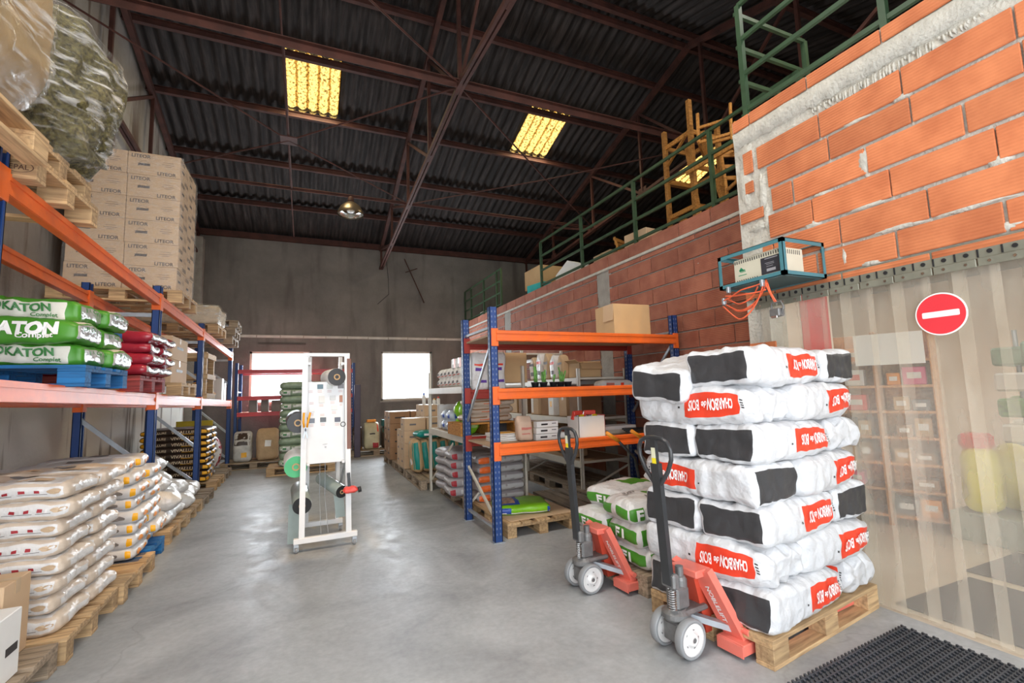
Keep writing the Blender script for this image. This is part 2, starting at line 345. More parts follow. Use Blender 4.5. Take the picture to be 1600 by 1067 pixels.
# ------------------------------------------------------------------ object helpers
class MB:
    def __init__(s): s.v = []; s.f = []; s.m = []
    def add(s, vs, fs, mi=0):
        o = len(s.v); s.v += [tuple(v) for v in vs]; s.f += [tuple(i + o for i in f) for f in fs]; s.m += [mi] * len(fs); return s
    def box(s, x0, x1, y0, y1, z0, z1, mi=0, M=None):
        vs = [Vector((x, y, z)) for z in (z0, z1) for y in (y0, y1) for x in (x0, x1)]
        if M is not None: vs = [M @ v for v in vs]
        return s.add(vs, [(0, 2, 3, 1), (4, 5, 7, 6), (0, 1, 5, 4), (2, 6, 7, 3), (0, 4, 6, 2), (1, 3, 7, 5)], mi)
    def bbox(s, x0, x1, y0, y1, z0, z1, b=.004, mi=0, M=None):
        """box with chamfered vertical/horizontal edges"""
        hx, hy, hz = (x1 - x0) / 2, (y1 - y0) / 2, (z1 - z0) / 2; c = Vector(((x0 + x1) / 2, (y0 + y1) / 2, (z0 + z1) / 2))
        b = min(b, hx * .9, hy * .9, hz * .9); vs = []; idx = {}
        for sx in (-1, 1):
            for sy in (-1, 1):
                for sz in (-1, 1):
                    for k in range(3):
                        p = [sx * hx, sy * hy, sz * hz]
                        for j in range(3):
                            if j != k: p[j] -= (sx, sy, sz)[j] * b
                        idx[(sx, sy, sz, k)] = len(vs); v = c + Vector(p); vs.append(M @ v if M is not None else v)
        fs = []
        def q(k, sgn):
            a, b_ = [j for j in range(3) if j != k]; seq = [(-1, -1), (1, -1), (1, 1), (-1, 1)]; r = []
            for (u, w_) in seq:
                t = [0, 0, 0]; t[k] = sgn; t[a] = u; t[b_] = w_; r.append(idx[(*t, k)])
            n = (sgn > 0) ^ (k == 1)
            fs.append(tuple(r) if n else tuple(reversed(r)))
        for k in range(3):
            for sg in (-1, 1): q(k, sg)
        for k in range(3):
            a, b_ = [j for j in range(3) if j != k]
            for u in (-1, 1):
                for w_ in (-1, 1):
                    t0 = [0, 0, 0]; t0[a] = u; t0[b_] = w_; t1 = list(t0); t0[k] = -1; t1[k] = 1
                    fs.append((idx[(*t0, a)], idx[(*t1, a)], idx[(*t1, b_)], idx[(*t0, b_)]))
        for sx in (-1, 1):
            for sy in (-1, 1):
                for sz in (-1, 1): fs.append(tuple(idx[(sx, sy, sz, k)] for k in range(3)))
        return s.add(vs, fs, mi)
    def bar(s, a, b, w, d, mi=0, up=(0, 0, 1)):
        a = Vector(a); b = Vector(b); t = (b - a); l = t.length; t.normalize(); u = Vector(up)
        if abs(t.dot(u)) > .98: u = Vector((1, 0, 0))
        sd = t.cross(u).normalized(); u = sd.cross(t).normalized()
        vs = [p + sd * sx * w / 2 + u * sz * d / 2 for p in (a, b) for (sx, sz) in ((-1, -1), (1, -1), (1, 1), (-1, 1))]
        return s.add(vs, [(0, 1, 2, 3), (7, 6, 5, 4), (0, 4, 5, 1), (1, 5, 6, 2), (2, 6, 7, 3), (3, 7, 4, 0)], mi)
    def tube(s, pts, r, n=8, mi=0, closed=False, cap=True):
        pts = [Vector(p) for p in pts]; rings = []; N_ = len(pts); prev = None
        for i, p in enumerate(pts):
            if closed: t = pts[(i + 1) % N_] - pts[i - 1]
            else: t = pts[min(i + 1, N_ - 1)] - pts[max(i - 1, 0)]
            t.normalize()
            if prev is None:
                u = Vector((0, 0, 1)) if abs(t.z) < .9 else Vector((1, 0, 0)); u = (u - t * u.dot(t)).normalized()
            else: u = (prev - t * prev.dot(t)).normalized()
            prev = u; v = t.cross(u); rr = r[i] if isinstance(r, (list, tuple)) else r
            rings.append([p + (u * math.cos(2 * PI * k / n) + v * math.sin(2 * PI * k / n)) * rr for k in range(n)])
        vs = [v for rg in rings for v in rg]; fs = []
        for i in range(N_ if closed else N_ - 1):
            j = (i + 1) % N_
            for k in range(n): fs.append((i * n + k, i * n + (k + 1) % n, j * n + (k + 1) % n, j * n + k))
        if cap and not closed: fs.append(tuple(reversed(range(n)))); fs.append(tuple((N_ - 1) * n + k for k in range(n)))
        return s.add(vs, fs, mi)
    def lathe(s, prof, n=24, M=None, mi=0, cap=True):
        """profile [(r,z)] about Z"""
        vs = []; fs = []
        for (r, z) in prof:
            for k in range(n):
                v = Vector((r * math.cos(2 * PI * k / n), r * math.sin(2 * PI * k / n), z)); vs.append(M @ v if M is not None else v)
        for i in range(len(prof) - 1):
            for k in range(n): fs.append((i * n + k, i * n + (k + 1) % n, (i + 1) * n + (k + 1) % n, (i + 1) * n + k))
        if cap: fs.append(tuple(reversed(range(n)))); fs.append(tuple((len(prof) - 1) * n + k for k in range(n)))
        return s.add(vs, fs, mi)
    def prism(s, poly, y0, y1, mi=0, axis='y'):
        n = len(poly)
        def P(a, b, t): return (a, t, b) if axis == 'y' else ((t, a, b) if axis == 'x' else (a, b, t))
        vs = [P(a, b, y0) for a, b in poly] + [P(a, b, y1) for a, b in poly]
        fs = [tuple(range(n)), tuple(reversed(range(n, 2 * n)))] + [(i, i + n, (i + 1) % n + n, (i + 1) % n) for i in range(n)]
        return s.add(vs, fs, mi)
    def mesh(s, name, mats, smooth=False):
        me = bpy.data.meshes.new(name); me.from_pydata(s.v, [], s.f)
        for m in (mats if isinstance(mats, (list, tuple)) else [mats]): me.materials.append(m)
        me.polygons.foreach_set('material_index', s.m)
        if smooth: me.polygons.foreach_set('use_smooth', [True] * len(s.f))
        me.update()
        bm = bmesh.new(); bm.from_mesh(me); bmesh.ops.recalc_face_normals(bm, faces=bm.faces); bm.to_mesh(me); bm.free()
        return me
    def build(s, name, mats, parent=None, smooth=False, loc=None, rot=None):
        return link(name, s.mesh(name, mats, smooth), parent, loc, rot)

def link(name, me, parent=None, loc=None, rot=None):
    o = bpy.data.objects.new(name, me); C.objects.link(o)
    if parent is not None: o.parent = parent
    if loc is not None: o.location = loc
    if rot is not None: o.rotation_euler = rot
    return o
def tag(o, label, cat, group=None, kind=None):
    if label: o['label'] = label
    if cat: o['category'] = cat
    if group: o['group'] = group
    if kind: o['kind'] = kind
    return o
def thing(name, label, cat, loc=(0, 0, 0), rz=0.0, group=None):
    o = link(name, None, None, loc, (0, 0, rz)); return tag(o, label, cat, group)
def struct(o): o['kind'] = 'structure'; return o
KIDS = {}
def kids(o): return [c for c in bpy.data.objects if c.parent is o] if o.name not in KIDS else KIDS[o.name]
def freeze(o):
    KIDS[o.name] = list(o.children)
    for c in o.children: KIDS[c.name] = list(c.children)
    return o
def dup(o, loc, rz=None, label=None, group=None, rot=None):
    if o.name not in KIDS: freeze(o)
    r = o.copy(); C.objects.link(r); r.location = loc
    if rz is not None: r.rotation_euler = (0, 0, rz)
    if rot is not None: r.rotation_euler = rot
    if label: r['label'] = label
    if group: r['group'] = group
    for ch in KIDS[o.name]:
        c = ch.copy(); C.objects.link(c); c.parent = r
        for g in KIDS.get(ch.name, []):
            d = g.copy(); C.objects.link(d); d.parent = c
    return r
def once(first, used, loc, rz, label=None, group=None):
    """place the prototype itself the first time, then copies"""
    if not used:
        freeze(first); used.append(1); first.location = loc; first.rotation_euler = (0, 0, rz)
        if label: first['label'] = label
        if group: first['group'] = group
        return first
    return dup(first, loc, rz, label, group)

# ------------------------------------------------------------------ text
TXT = {}
def text_verts(s, bold=0.0):
    """flat text mesh, height of capitals = 1, left-bottom origin, returns verts, faces, width"""
    if (s, bold) in TXT: return TXT[(s, bold)]
    cu = bpy.data.curves.new('lettering', 'FONT'); cu.body = s; cu.size = 1; cu.offset = bold; cu.resolution_u = 3
    o = bpy.data.objects.new('lettering', cu); C.objects.link(o)
    dg = bpy.context.evaluated_depsgraph_get(); me = bpy.data.meshes.new_from_object(o.evaluated_get(dg))
    vs = [v.co.copy() for v in me.vertices]; fs = [tuple(p.vertices) for p in me.polygons]
    bpy.data.objects.remove(o); bpy.data.curves.remove(cu); bpy.data.meshes.remove(me)
    x0 = min(v.x for v in vs); x1 = max(v.x for v in vs); y0 = 0; y1 = max(v.y for v in vs)
    k = 1 / .69
    vs = [((v.x - x0) * k, v.y * k) for v in vs]
    TXT[(s, bold)] = (vs, fs, (x1 - x0) * k); return TXT[(s, bold)]
def text_on(mb, s, origin, ux, uy, h, bold=0.0, center=True, maxw=None, mi=0, off=None):
    vs, fs, wd = text_verts(s, bold); ux = Vector(ux); uy = Vector(uy); o = Vector(origin)
    sx = h
    if maxw and wd * h > maxw: sx = maxw / wd
    dx = -wd * sx / 2 if center else 0
    mb.add([o + ux * (v[0] * sx + dx) + uy * (v[1] * h - (h / 2 if center else 0)) for v in vs], fs, mi)
    return mb

# ------------------------------------------------------------------ bags
AX = {'+x': (0, 1), '-x': (0, -1), '+y': (1, 1), '-y': (1, -1), '+z': (2, 1), '-z': (2, -1)}
class Bag:
    def __init__(s, L, W, T, seed=0, rnd=.3, taper=.0, bulge=.0, wr=.008, wf=7.0, sag=0.0, side=.0, pinch=0.0):
        s.h = (L / 2, W / 2, T / 2); s.seed = Vector((seed * 3.7, seed * 1.3, seed * 2.1)); s.r = rnd * T
        s.taper = taper; s.bulge = bulge; s.wr = wr; s.wf = wf; s.sag = sag; s.side = side; s.pinch = pinch; s.patch = []
        s.T = T
    def deform(s, a, b, c, off=0.0, axis=None):
        h = s.h; p = Vector((a * h[0], b * h[1], c * h[2])); r = s.r
        q = Vector([max(-(h[i] - r), min(h[i] - r, p[i])) for i in range(3)]); d = p - q
        if d.length > 1e-9: n = d.normalized(); p = q + n * r
        else: n = Vector((0, 0, 0))
        e = abs(a); t = 1 - s.taper * e ** 5
        p.z *= t
        p.z += (1 if c > 0 else -1) * abs(c) * s.bulge * (1 - a * a) * (1 - b * b)
        p.y *= 1 + s.side * (1 - a * a) * (1 - c * c) - s.pinch * e ** 6
        p.z -= s.sag * a * a
        nz = noise.noise_vector(p * s.wf + s.seed) * s.wr + noise.noise_vector(p * s.wf * 3 + s.seed) * s.wr * .45
        ridge = abs(noise.noise(Vector((p.x * s.wf * 2.2, p.y * s.wf * 2.2, p.z * 2.5)) + s.seed)); p += nz
        if n.length: p += n * (ridge - .2) * s.wr * .8
        if off and axis is not None: p[axis[0]] += axis[1] * off
        return p + Vector((0, 0, s.T / 2))
    def body(s, nx=16, ny=9, nz=5):
        """closed box grid; patches [(face,u0,u1,v0,v1,mi)] with u,v along the two remaining axes (x<y<z order)"""
        br = [set(round(-1 + 2 * i / n, 4) for i in range(n + 1)) for n in (nx, ny, nz)]
        for (f, u0, u1, v0, v1, mi) in s.patch:
            k = AX[f][0]; a, b = [j for j in range(3) if j != k]
            br[a] |= {u0, u1}; br[b] |= {v0, v1}
        br = [sorted(x) for x in br]; br = [[x for i, x in enumerate(l)] for l in br]
        mb = MB(); idx = {}
        def vid(t):
            if t not in idx: idx[t] = len(mb.v); mb.v.append(tuple(s.deform(*t)))
            return idx[t]
        for f, (k, sg) in AX.items():
            a, b = [j for j in range(3) if j != k]
            for i in range(len(br[a]) - 1):
                for j in range(len(br[b]) - 1):
                    q = []
                    for (u, v) in ((br[a][i], br[b][j]), (br[a][i + 1], br[b][j]), (br[a][i + 1], br[b][j + 1]), (br[a][i], br[b][j + 1])):
                        t = [0, 0, 0]; t[k] = float(sg); t[a] = u; t[b] = v; q.append(vid(tuple(t)))
                    if (sg > 0) == (k == 1): q.reverse()
                    cu = (br[a][i] + br[a][i + 1]) / 2; cv = (br[b][j] + br[b][j + 1]) / 2; mi = 0
                    for (pf, u0, u1, v0, v1, m_) in s.patch:
                        if pf == f and u0 < cu < u1 and v0 < cv < v1: mi = m_
                    mb.f.append(tuple(q)); mb.m.append(mi)
        return mb
    def text(s, mb, string, f, u, v, h, bold=.02, maxw=None, rot=0, off=.0125, mi=0):
        """lettering on face f centred at box coords (u,v); h in metres"""
        k, sg = AX[f]; a, b = [j for j in range(3) if j != k]
        vs, fs, wd = text_verts(string, bold); sx = h
        if maxw and wd * h > maxw: sx = maxw / wd
        dirx = {'+x': 1, '-x': -1, '+y': -1, '-y': 1, '+z': 1, '-z': 1}[f]
        out = []
        for (x, y) in vs:
            X = (x * sx - wd * sx / 2); Y = y * h - h / 2
            if rot == 180: X, Y = -X, -Y
            if rot == 90: X, Y = -Y, X
            X *= dirx
            t = [0, 0, 0]; t[k] = sg; t[a] = max(-1, min(1, u + X / s.h[a])); t[b] = max(-1, min(1, v + Y / s.h[b]))
            out.append(s.deform(*t, off=off, axis=(k, sg)))
        mb.add(out, fs, mi); return mb
    def spot(s, mb, f, u0, u1, v0, v1, off=.003, mi=0, n=4):
        """small printed rectangle lying on the bag"""
        k, sg = AX[f]; a, b = [j for j in range(3) if j != k]; vs = []; fs = []
        for i in range(n + 1):
            for j in range(n + 1):
                t = [0, 0, 0]; t[k] = sg; t[a] = u0 + (u1 - u0) * i / n; t[b] = v0 + (v1 - v0) * j / n
                vs.append(s.deform(*t, off=off, axis=(k, sg)))
        for i in range(n):
            for j in range(n): fs.append((i * (n + 1) + j, (i + 1) * (n + 1) + j, (i + 1) * (n + 1) + j + 1, i * (n + 1) + j + 1))
        mb.add(vs, fs, mi); return mb
    def blob(s, mb, f, u, v, ru, rv, off=.003, mi=0, n=12, seed=0):
        k, sg = AX[f]; a, b = [j for j in range(3) if j != k]; vs = []
        for i in range(n):
            q = 2 * PI * i / n; rr = 1 + .35 * noise.noise(Vector((math.cos(q) * 2, math.sin(q) * 2, seed * 5.1)))
            t = [0, 0, 0]; t[k] = sg; t[a] = u + ru * rr * math.cos(q); t[b] = v + rv * rr * math.sin(q)
            vs.append(s.deform(*t, off=off, axis=(k, sg)))
        t = [0, 0, 0]; t[k] = sg; t[a] = u; t[b] = v; vs.append(s.deform(*t, off=off, axis=(k, sg)))
        mb.add(vs, [(i, (i + 1) % n, n) for i in range(n)], mi); return mb

# ================================================================== THE SETTING
RIDGE_Y = 6.0
def roof_z(y): return 5.67 + .3 * (13.3 - y) if y >= RIDGE_Y else 5.67 + .3 * 7.3 - .3 * (RIDGE_Y - y)
XL, XR, YB, YF = -2.6, 3.4, 13.3, -1.7
# floor
mb = MB(); mb.box(XL - .2, 3.4, YF - .2, YB + .2, -.15, 0)
mb.box(3.4, 4.4, 2.82, YB + .2, -.15, 0)
floor = struct(mb.build('floor', FLOOR))
sf = struct(MB().box(3.4, 10.2, YF - .2, 2.82, -.15, 0).box(4.4, 10.2, 2.82, 8.2, -.15, 0).build('shop_floor', SHOPFLOOR))
# left wall with a small window hole
WY0, WY1, WZ0, WZ1 = 6.75, 7.75, 2.2, 2.72
mb = MB()
mb.box(XL - .2, XL, YF - .2, WY0, 0, 5.5).box(XL - .2, XL, WY1, YB + .2, 0, 5.5)
mb.box(XL - .2, XL, WY0, WY1, 0, WZ0).box(XL - .2, XL, WY0, WY1, WZ1, 5.5)
mb.prism([(YF - .2, 5.5), (YB + .2, 5.5), (YB + .2, roof_z(YB) - .05), (RIDGE_Y, roof_z(RIDGE_Y)), (YF - .2, roof_z(YF) - .06)], XL - .2, XL, axis='x')
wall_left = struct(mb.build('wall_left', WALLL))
mb = MB(); mb.box(XL - .12, XL - .08, WY0, WY1, WZ0, WZ1)
win3 = struct(MB().box(XL - .14, XL - .06, WY0, WY0 + .05, WZ0, WZ1).box(XL - .14, XL - .06, WY1 - .05, WY1, WZ0, WZ1).box(XL - .14, XL - .06, WY0, WY1, WZ0, WZ0 + .05).box(XL - .14, XL - .06, WY0, WY1, WZ1 - .05, WZ1).build('window_3', CREAM))
mb.build('pane', GLASS, win3)
# concrete columns on the left wall
for (y0, y1) in ((13.0, 13.29),):
    struct(MB().box(XL + .001, XL + .24, y0, y1, 0, roof_z((y0 + y1) / 2) - .35).build('trim_1', CONC))
# back wall with two windows
W1 = (-1.33, .09, 1.30, 2.62); W2 = (1.86, 3.28, 1.28, 2.64)
mb = MB(); y0, y1 = YB, YB + .2
xs = [XL, W1[0], W1[1], W2[0], W2[1], 14.2]
mb.box(xs[0], xs[1], y0, y1, 0, 5.66).box(xs[2], xs[3], y0, y1, 0, 5.66).box(xs[4], xs[5], y0, y1, 0, 5.66)
for W_ in (W1, W2): mb.box(W_[0], W_[1], y0, y1, 0, W_[2]).box(W_[0], W_[1], y0, y1, W_[3], 5.66)
wall_back = struct(mb.build('wall_back', WALLB))
for i, W_ in enumerate((W1, W2)):
    a, b, c, d = W_; f = .05
    wd = struct(MB().box(a, a + f, y0 + .06, y0 + .12, c, d).box(b - f, b, y0 + .06, y0 + .12, c, d).box(a, b, y0 + .06, y0 + .12, c, c + f).box(a, b, y0 + .06, y0 + .12, d - f, d).build('window_%d' % (i + 1), CREAM))
    MB().box(a + f, b - f, y0 + .085, y0 + .095, c + f, d - f).build('pane', GLASS, wd)
    MB().box(a - .03, b + .03, y0 - .02, y0 + .1, c - .04, c - .001).build('window_sill', CONC, wd)
# thin row of pale blocks along the back wall
ledge = struct(MB().box(-1.75, 4.19, YB - .012, YB - .001, 2.965, 3.045).build('trim_2', MORTARD))
x = -1.72; k = 0
blk = None
while x < 3.7:
    z = 2.975 + random.uniform(-.006, .006)
    me = MB().bbox(0, .52, -.012, 0, 0, .058, .004).mesh('block', mat('pale_block', (.60, .58, .54), .9, var=.1)) if blk is None else blk
    blk = me; link('block', me, ledge, (x, YB - .012, z)); x += .54
struct(MB().box(-1.15, -.05, YB - .015, YB - .001, 2.83, 2.85).box(-1.15, -.05, YB - .02, YB - .001, 2.80, 2.815).build('trim_3', mat('lintel_line', (.10, .09, .08), .9)))
# eave beam where the roof meets the back wall, front wall with the wide door opening
struct(MB().box(XL, 14, YB - .1, YB - .001, 5.50, 5.64).build('trim_4', RUST))
mb = MB(); mb.box(XL - .2, -2.5, YF - .2, YF, 0, 5.5).box(3.1, 14.2, YF - .2, YF, 0, 5.5).box(-2.5, 3.1, YF - .2, YF, 3.9, 5.5)
struct(mb.build('wall_front', WALLB))
struct(MB().box(14, 14.2, YF - .2, YB + .2, 3.2, 5.5).prism([(YF - .2, 5.5), (YB + .2, 5.5), (YB + .2, roof_z(YB) - .05), (RIDGE_Y, roof_z(RIDGE_Y)), (YF - .2, roof_z(YF) - .06)], 14, 14.2, axis='x').build('wall_right', WALLB))
# shop room behind the strip curtain
struct(MB().box(10, 10.2, YF - .2, 8.2, 0, 3.1).box(4.4, 10.2, 8, 8.2, 0, 3.1).box(3.605, 4.2, 2.62, 2.66, 0, 3.1).build('wall_shop', SHOPWALL))
struct(MB().box(3.62, 14, YF, 2.66, 3.12, 3.40).box(4.42, 14, 2.66, YB, 3.12, 3.40).build('mezzanine_floor', CONC))

# ---- bricks
def brick_mesh(L, H, D=.012, mat_=None, bev=.004):
    return MB().bbox(0, L, 0, H, 0, D, bev).mesh('brick', mat_)
BR = {}
def brick(parent, m, y, z, L, H, x, proud=0.0):
    """brick face on a wall plane that faces -X; y,z = lower near corner"""
    key = (m.name, round(L, 2), round(H, 3))
    if key not in BR: BR[key] = MB().bbox(-.014, 0, 0, round(L, 2), 0, H, .004).mesh('brick', m)
    return link('brick', BR[key], parent, (x - proud, y, z))
# long wall x = 4.2
XW = 4.2
mb = MB(); mb.box(XW + .004, XW + .2, 2.82, YB, 0, 3.44)
wall_long = struct(mb.build('wall_right', MORTARD))
pill = [(5.82, 6.16), (9.62, 9.98)]
courses = [(3.285, .17, .0, 0.0)]          # coping
zc = 3.165; courses.append((3.175, .06, .25, 0.0)); k = 0
while zc > .1:
    courses.append((zc - .205, .196, (.04 if k % 2 == 0 else .29) , 0)); zc -= .213; k += 1
bl = []
for (z, H, offy, _) in courses:
    y = 2.84 - .5 + offy
    while y < YB:
        a = max(y, 2.84); b = min(y + .489, YB - .01)
        segs = [(a, b)]
        if z < 3.2:
            for (p0, p1) in pill:
                ns = []
                for (s0, s1) in segs:
                    if s1 <= p0 or s0 >= p1: ns.append((s0, s1))
                    else:
                        if s0 < p0 - .04: ns.append((s0, p0))
                        if s1 > p1 + .04: ns.append((p1, s1))
                segs = ns
        for (s0, s1) in segs:
            if s1 - s0 > .04 and z >= 0: bl.append((s0, z, s1 - s0, H))
        y += .499
bl.sort(key=lambda t: (t[0] + .5) / (1.0 if t[1] > 1.0 else .35))
rest = MB()
for i, (y, z, L, H) in enumerate(bl):
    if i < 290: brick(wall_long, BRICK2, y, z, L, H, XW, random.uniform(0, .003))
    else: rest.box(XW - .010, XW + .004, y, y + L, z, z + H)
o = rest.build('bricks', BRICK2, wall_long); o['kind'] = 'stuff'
for (p0, p1) in pill:
    me = MB().bbox(XW - .014, XW + .01, p0 + .01, p1 - .04, 0, 3.22, .003).bbox(XW - .012, XW + .01, p0 - .05, p1 - .01, 2.86, 3.22, .003)
    me.build('concrete_pillar', CONC, wall_long)
MB().bbox(XW - .03, XW + .01, 2.84, YB - .02, 3.24, 3.28, .006).build('mortar_ledge', MORTAR, wall_long)
# near wall over the curtain x = 3.4
XP = 3.4
mb = MB(); mb.box(XP + .004, XP + .2, YF, 2.80, 2.14, 3.73).box(XP + .004, XP + .2, 2.60, 2.80, 0, 2.14).box(XP + .2, 4.2, 2.66, 2.80, 0, 3.44)
wall_near = struct(mb.build('wall_right_near', MORTAR))
rows = [(3.208, .184, 2.58 - .52 * 9), (3.018, .168, 2.01 - .5 * 8), (2.814, .180, 2.30 - .515 * 8), (2.604, .185, 2.165 - .507 * 8), (2.399, .180, 2.50 - .51 * 9), (2.209, .168, 2.17 - .505 * 8), (2.142, .05, 2.01 - .51 * 8), (3.625, .10, 2.62 - .5 * 9)]
sp = [.52, .5, .515, .507, .51, .505, .51, .5]
for (z, H, y), s_ in zip(rows, sp):
    lim = 2.79 if H < .12 else {3.208: 2.58, 3.018: 2.50, 2.814: 2.48, 2.604: 2.52, 2.399: 2.60, 2.209: 2.55}.get(z, 2.6)
    while y < lim:
        a = max(y + .006, YF + .01); b = min(y + s_ - .006, lim)
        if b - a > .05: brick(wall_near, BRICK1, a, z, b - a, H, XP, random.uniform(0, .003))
        y += s_
for (y, z, L, H) in ((2.62, 3.21, .09, .19), (2.63, 3.04, .08, .10), (2.56, 2.80, .22, .09), (2.64, 2.34, .14, .13), (2.60, 2.14, .19, .08), (2.55, 1.65, .24, .13), (2.62, 1.2, .17, .15)):
    brick(wall_near, BRICK1, y, z, L, H, XP, .002)
# projecting mortar bead with drips, smears over joints
mb = MB(); n = 60
for i in range(n):
    pass
prof = []
ys = [YF + (2.78 - YF) * i / 110 for i in range(111)]
vs = []; fs = []
for i, y in enumerate(ys):
    d = .030 + .012 * noise.noise(Vector((y * 5, 0, 0))); t = 3.615 + .008 * noise.noise(Vector((y * 9, 1, 0)))
    bt = 3.485 - .035 * abs(noise.noise(Vector((y * 7, 3, 0)))) - (.05 * max(0, noise.noise(Vector((y * 38, 5, 0)))))
    vs += [(XP + .01, y, t + .01), (XP - d, y, t - .012), (XP - d * .75, y, (t + bt) / 2), (XP - .012, y, bt), (XP + .01, y, bt - .004)]
for i in range(110):
    for j in range(4): fs.append((i * 5 + j, i * 5 + j + 1, i * 5 + 6 + j, i * 5 + 5 + j))
MB().add(vs, fs).build('mortar_ledge', MORTAR, wall_near, True)
def smear(parent, x, y, z, ry, rz_, seed, name='mortar_smear'):
    mb = MB(); n = 26; vs = [(x - .012, y, z)]; 
    for ring, k in ((.6, -.010), (1.0, .012)):
        for i in range(n):
            a = 2 * PI * i / n; r = ring * (1 + .55 * noise.noise(Vector((math.cos(a) * 2.6, math.sin(a) * 2.6, seed * 7.3))))
            vs.append((x + k, y + ry * r * math.cos(a), z + rz_ * r * math.sin(a)))
    fs = [(0, 1 + i, 1 + (i + 1) % n) for i in range(n)] + [(1 + i, 1 + n + i, 1 + n + (i + 1) % n, 1 + (i + 1) % n) for i in range(n)]
    return mb.add(vs, fs).build(name, MORTAR, parent, True)
sm = [(1.80, 2.90, .045, .11), (1.55, 3.21, .055, .022), (1.83, 3.20, .10, .016), (1.16, 2.60, .06, .035), (2.10, 2.80, .07, .02), (2.18, 2.60, .06, .035), (1.8, 2.60, .16, .016),
      (1.65, 2.40, .18, .018), (1.98, 2.3, .02, .1), (1.3, 2.40, .2, .02), (1.82, 2.215, .09, .022), (1.2, 2.24, .2, .03), (.8, 2.40, .2, .03), (.9, 2.8, .1, .02), (.5, 3.01, .12, .03), (.3, 2.6, .15, .03),
      (2.68, 3.38, .09, .12), (2.72, 3.12, .06, .2), (2.56, 3.0, .04, .18), (2.62, 2.74, .10, .05), (2.66, 2.52, .10, .13), (2.54, 2.78, .035, .12), (2.56, 2.32, .05, .05)]
for i, (y, z, a, b) in enumerate(sm): smear(wall_near, XP - .004, y, z, a, b, i)
for i in range(46):       # dried drips under the ledge
    y = 1.15 + i * .021 + random.uniform(-.008, .008); L = random.uniform(.02, .09) * (1.3 if 1.35 < y < 1.9 else .7)
    smear(wall_near, XP - .004, y, 3.455 - L * .5, .005 + random.random() * .006, L * .62, 50 + i, 'mortar_drip')
smear(wall_long, XW - .014, 4.05, 2.87, .012, .006, 91)

# ---- roof: corrugated sheets, rooflights, purlins, trusses, bracing
PW = .184; SW = .92
def sheet_mesh(name, Ly, slope, m):
    n = 40; vs = []; fs = []; 
    for j in range(3):
        yy = -.04 + (Ly + .08) * j / 2
        for i in range(n + 1):
            x = -.01 + (SW + .02) * i / n
            vs.append((x, yy, -slope * yy + .026 * math.cos(2 * PI * x / PW)))
    for j in range(2):
        for i in range(n): a = j * (n + 1) + i; fs.append((a, a + 1, a + n + 2, a + n + 1))
    return MB().add(vs, fs).mesh(name, m, True)
ceiling = struct(link('ceiling', MB().box(XL - .1, 14, RIDGE_Y - .12, RIDGE_Y + .12, roof_z(RIDGE_Y) + .02, roof_z(RIDGE_Y) + .05).mesh('ridge_cap', ROOF)))
bounds = [6.0, 6.95, 8.1, 9.3, 10.65, 12.0, 13.4]
sheets = {}
lights_at = {(3 - 1, 0), (3 - 1, 5), (3 - 1, 10)}
for r in range(6):
    ya, yb = bounds[r], bounds[r + 1]; L = yb - ya
    sheets[r] = (sheet_mesh('roof_sheet', L, .3, ROOF), sheet_mesh('rooflight', L, .3, SKYL))
    for c in range(-3, 16):
        x = -.44 + c * SW
        if x > 13.9: continue
        isl = (r, c) in lights_at
        s_ = link('rooflight' if isl else 'roof_sheet', sheets[r][1 if isl else 0], ceiling, (x, ya, roof_z(ya) + .03 + (0.004 if c % 2 else 0)))
fb = [6.0, 4.4, 2.8, 1.2, -.4, -1.95]
for r in range(5):
    ya, yb = fb[r + 1], fb[r]; me = sheet_mesh('roof_sheet', yb - ya, -.3, ROOF); mel = sheet_mesh('rooflight', yb - ya, -.3, SKYL)
    for c in range(-3, 16):
        x = -.44 + c * SW
        if x < 13.9: link('rooflight' if (r == 2 and c in (-2, 0, 2, 5)) else 'roof_sheet', mel if (r == 2 and c in (-2, 0, 2, 5)) else me, ceiling, (x, ya, roof_z(ya) + .03 + (0.004 if c % 2 else 0)))  # near-slope rooflights are added out of view, to go with the fill lamps
for y in (12.0, 10.65, 9.3, 8.1, 6.95, 6.12, 5.88, 4.4, 2.8, 1.2, -.4):
    z = roof_z(y) - .035
    mb = MB().box(XL, 14, y - .035, y + .035, z - .012, z).box(XL, 14, y - .004, y + .004, z - .10, z - .012).box(XL, 14, y - .035, y + .035, z - .112, z - .10)
    mb.build('purlin', RUST)
purl = [o for o in bpy.data.objects if o.name.startswith('purlin')]
for o in purl: o.parent = ceiling
def chord_z(y): return 4.97 + (5.58 - 4.97) * (13.3 - y) / (13.3 - 5.75) if y >= 5.75 else 5.58 - (5.58 - 4.97) * (5.75 - y) / 7.45
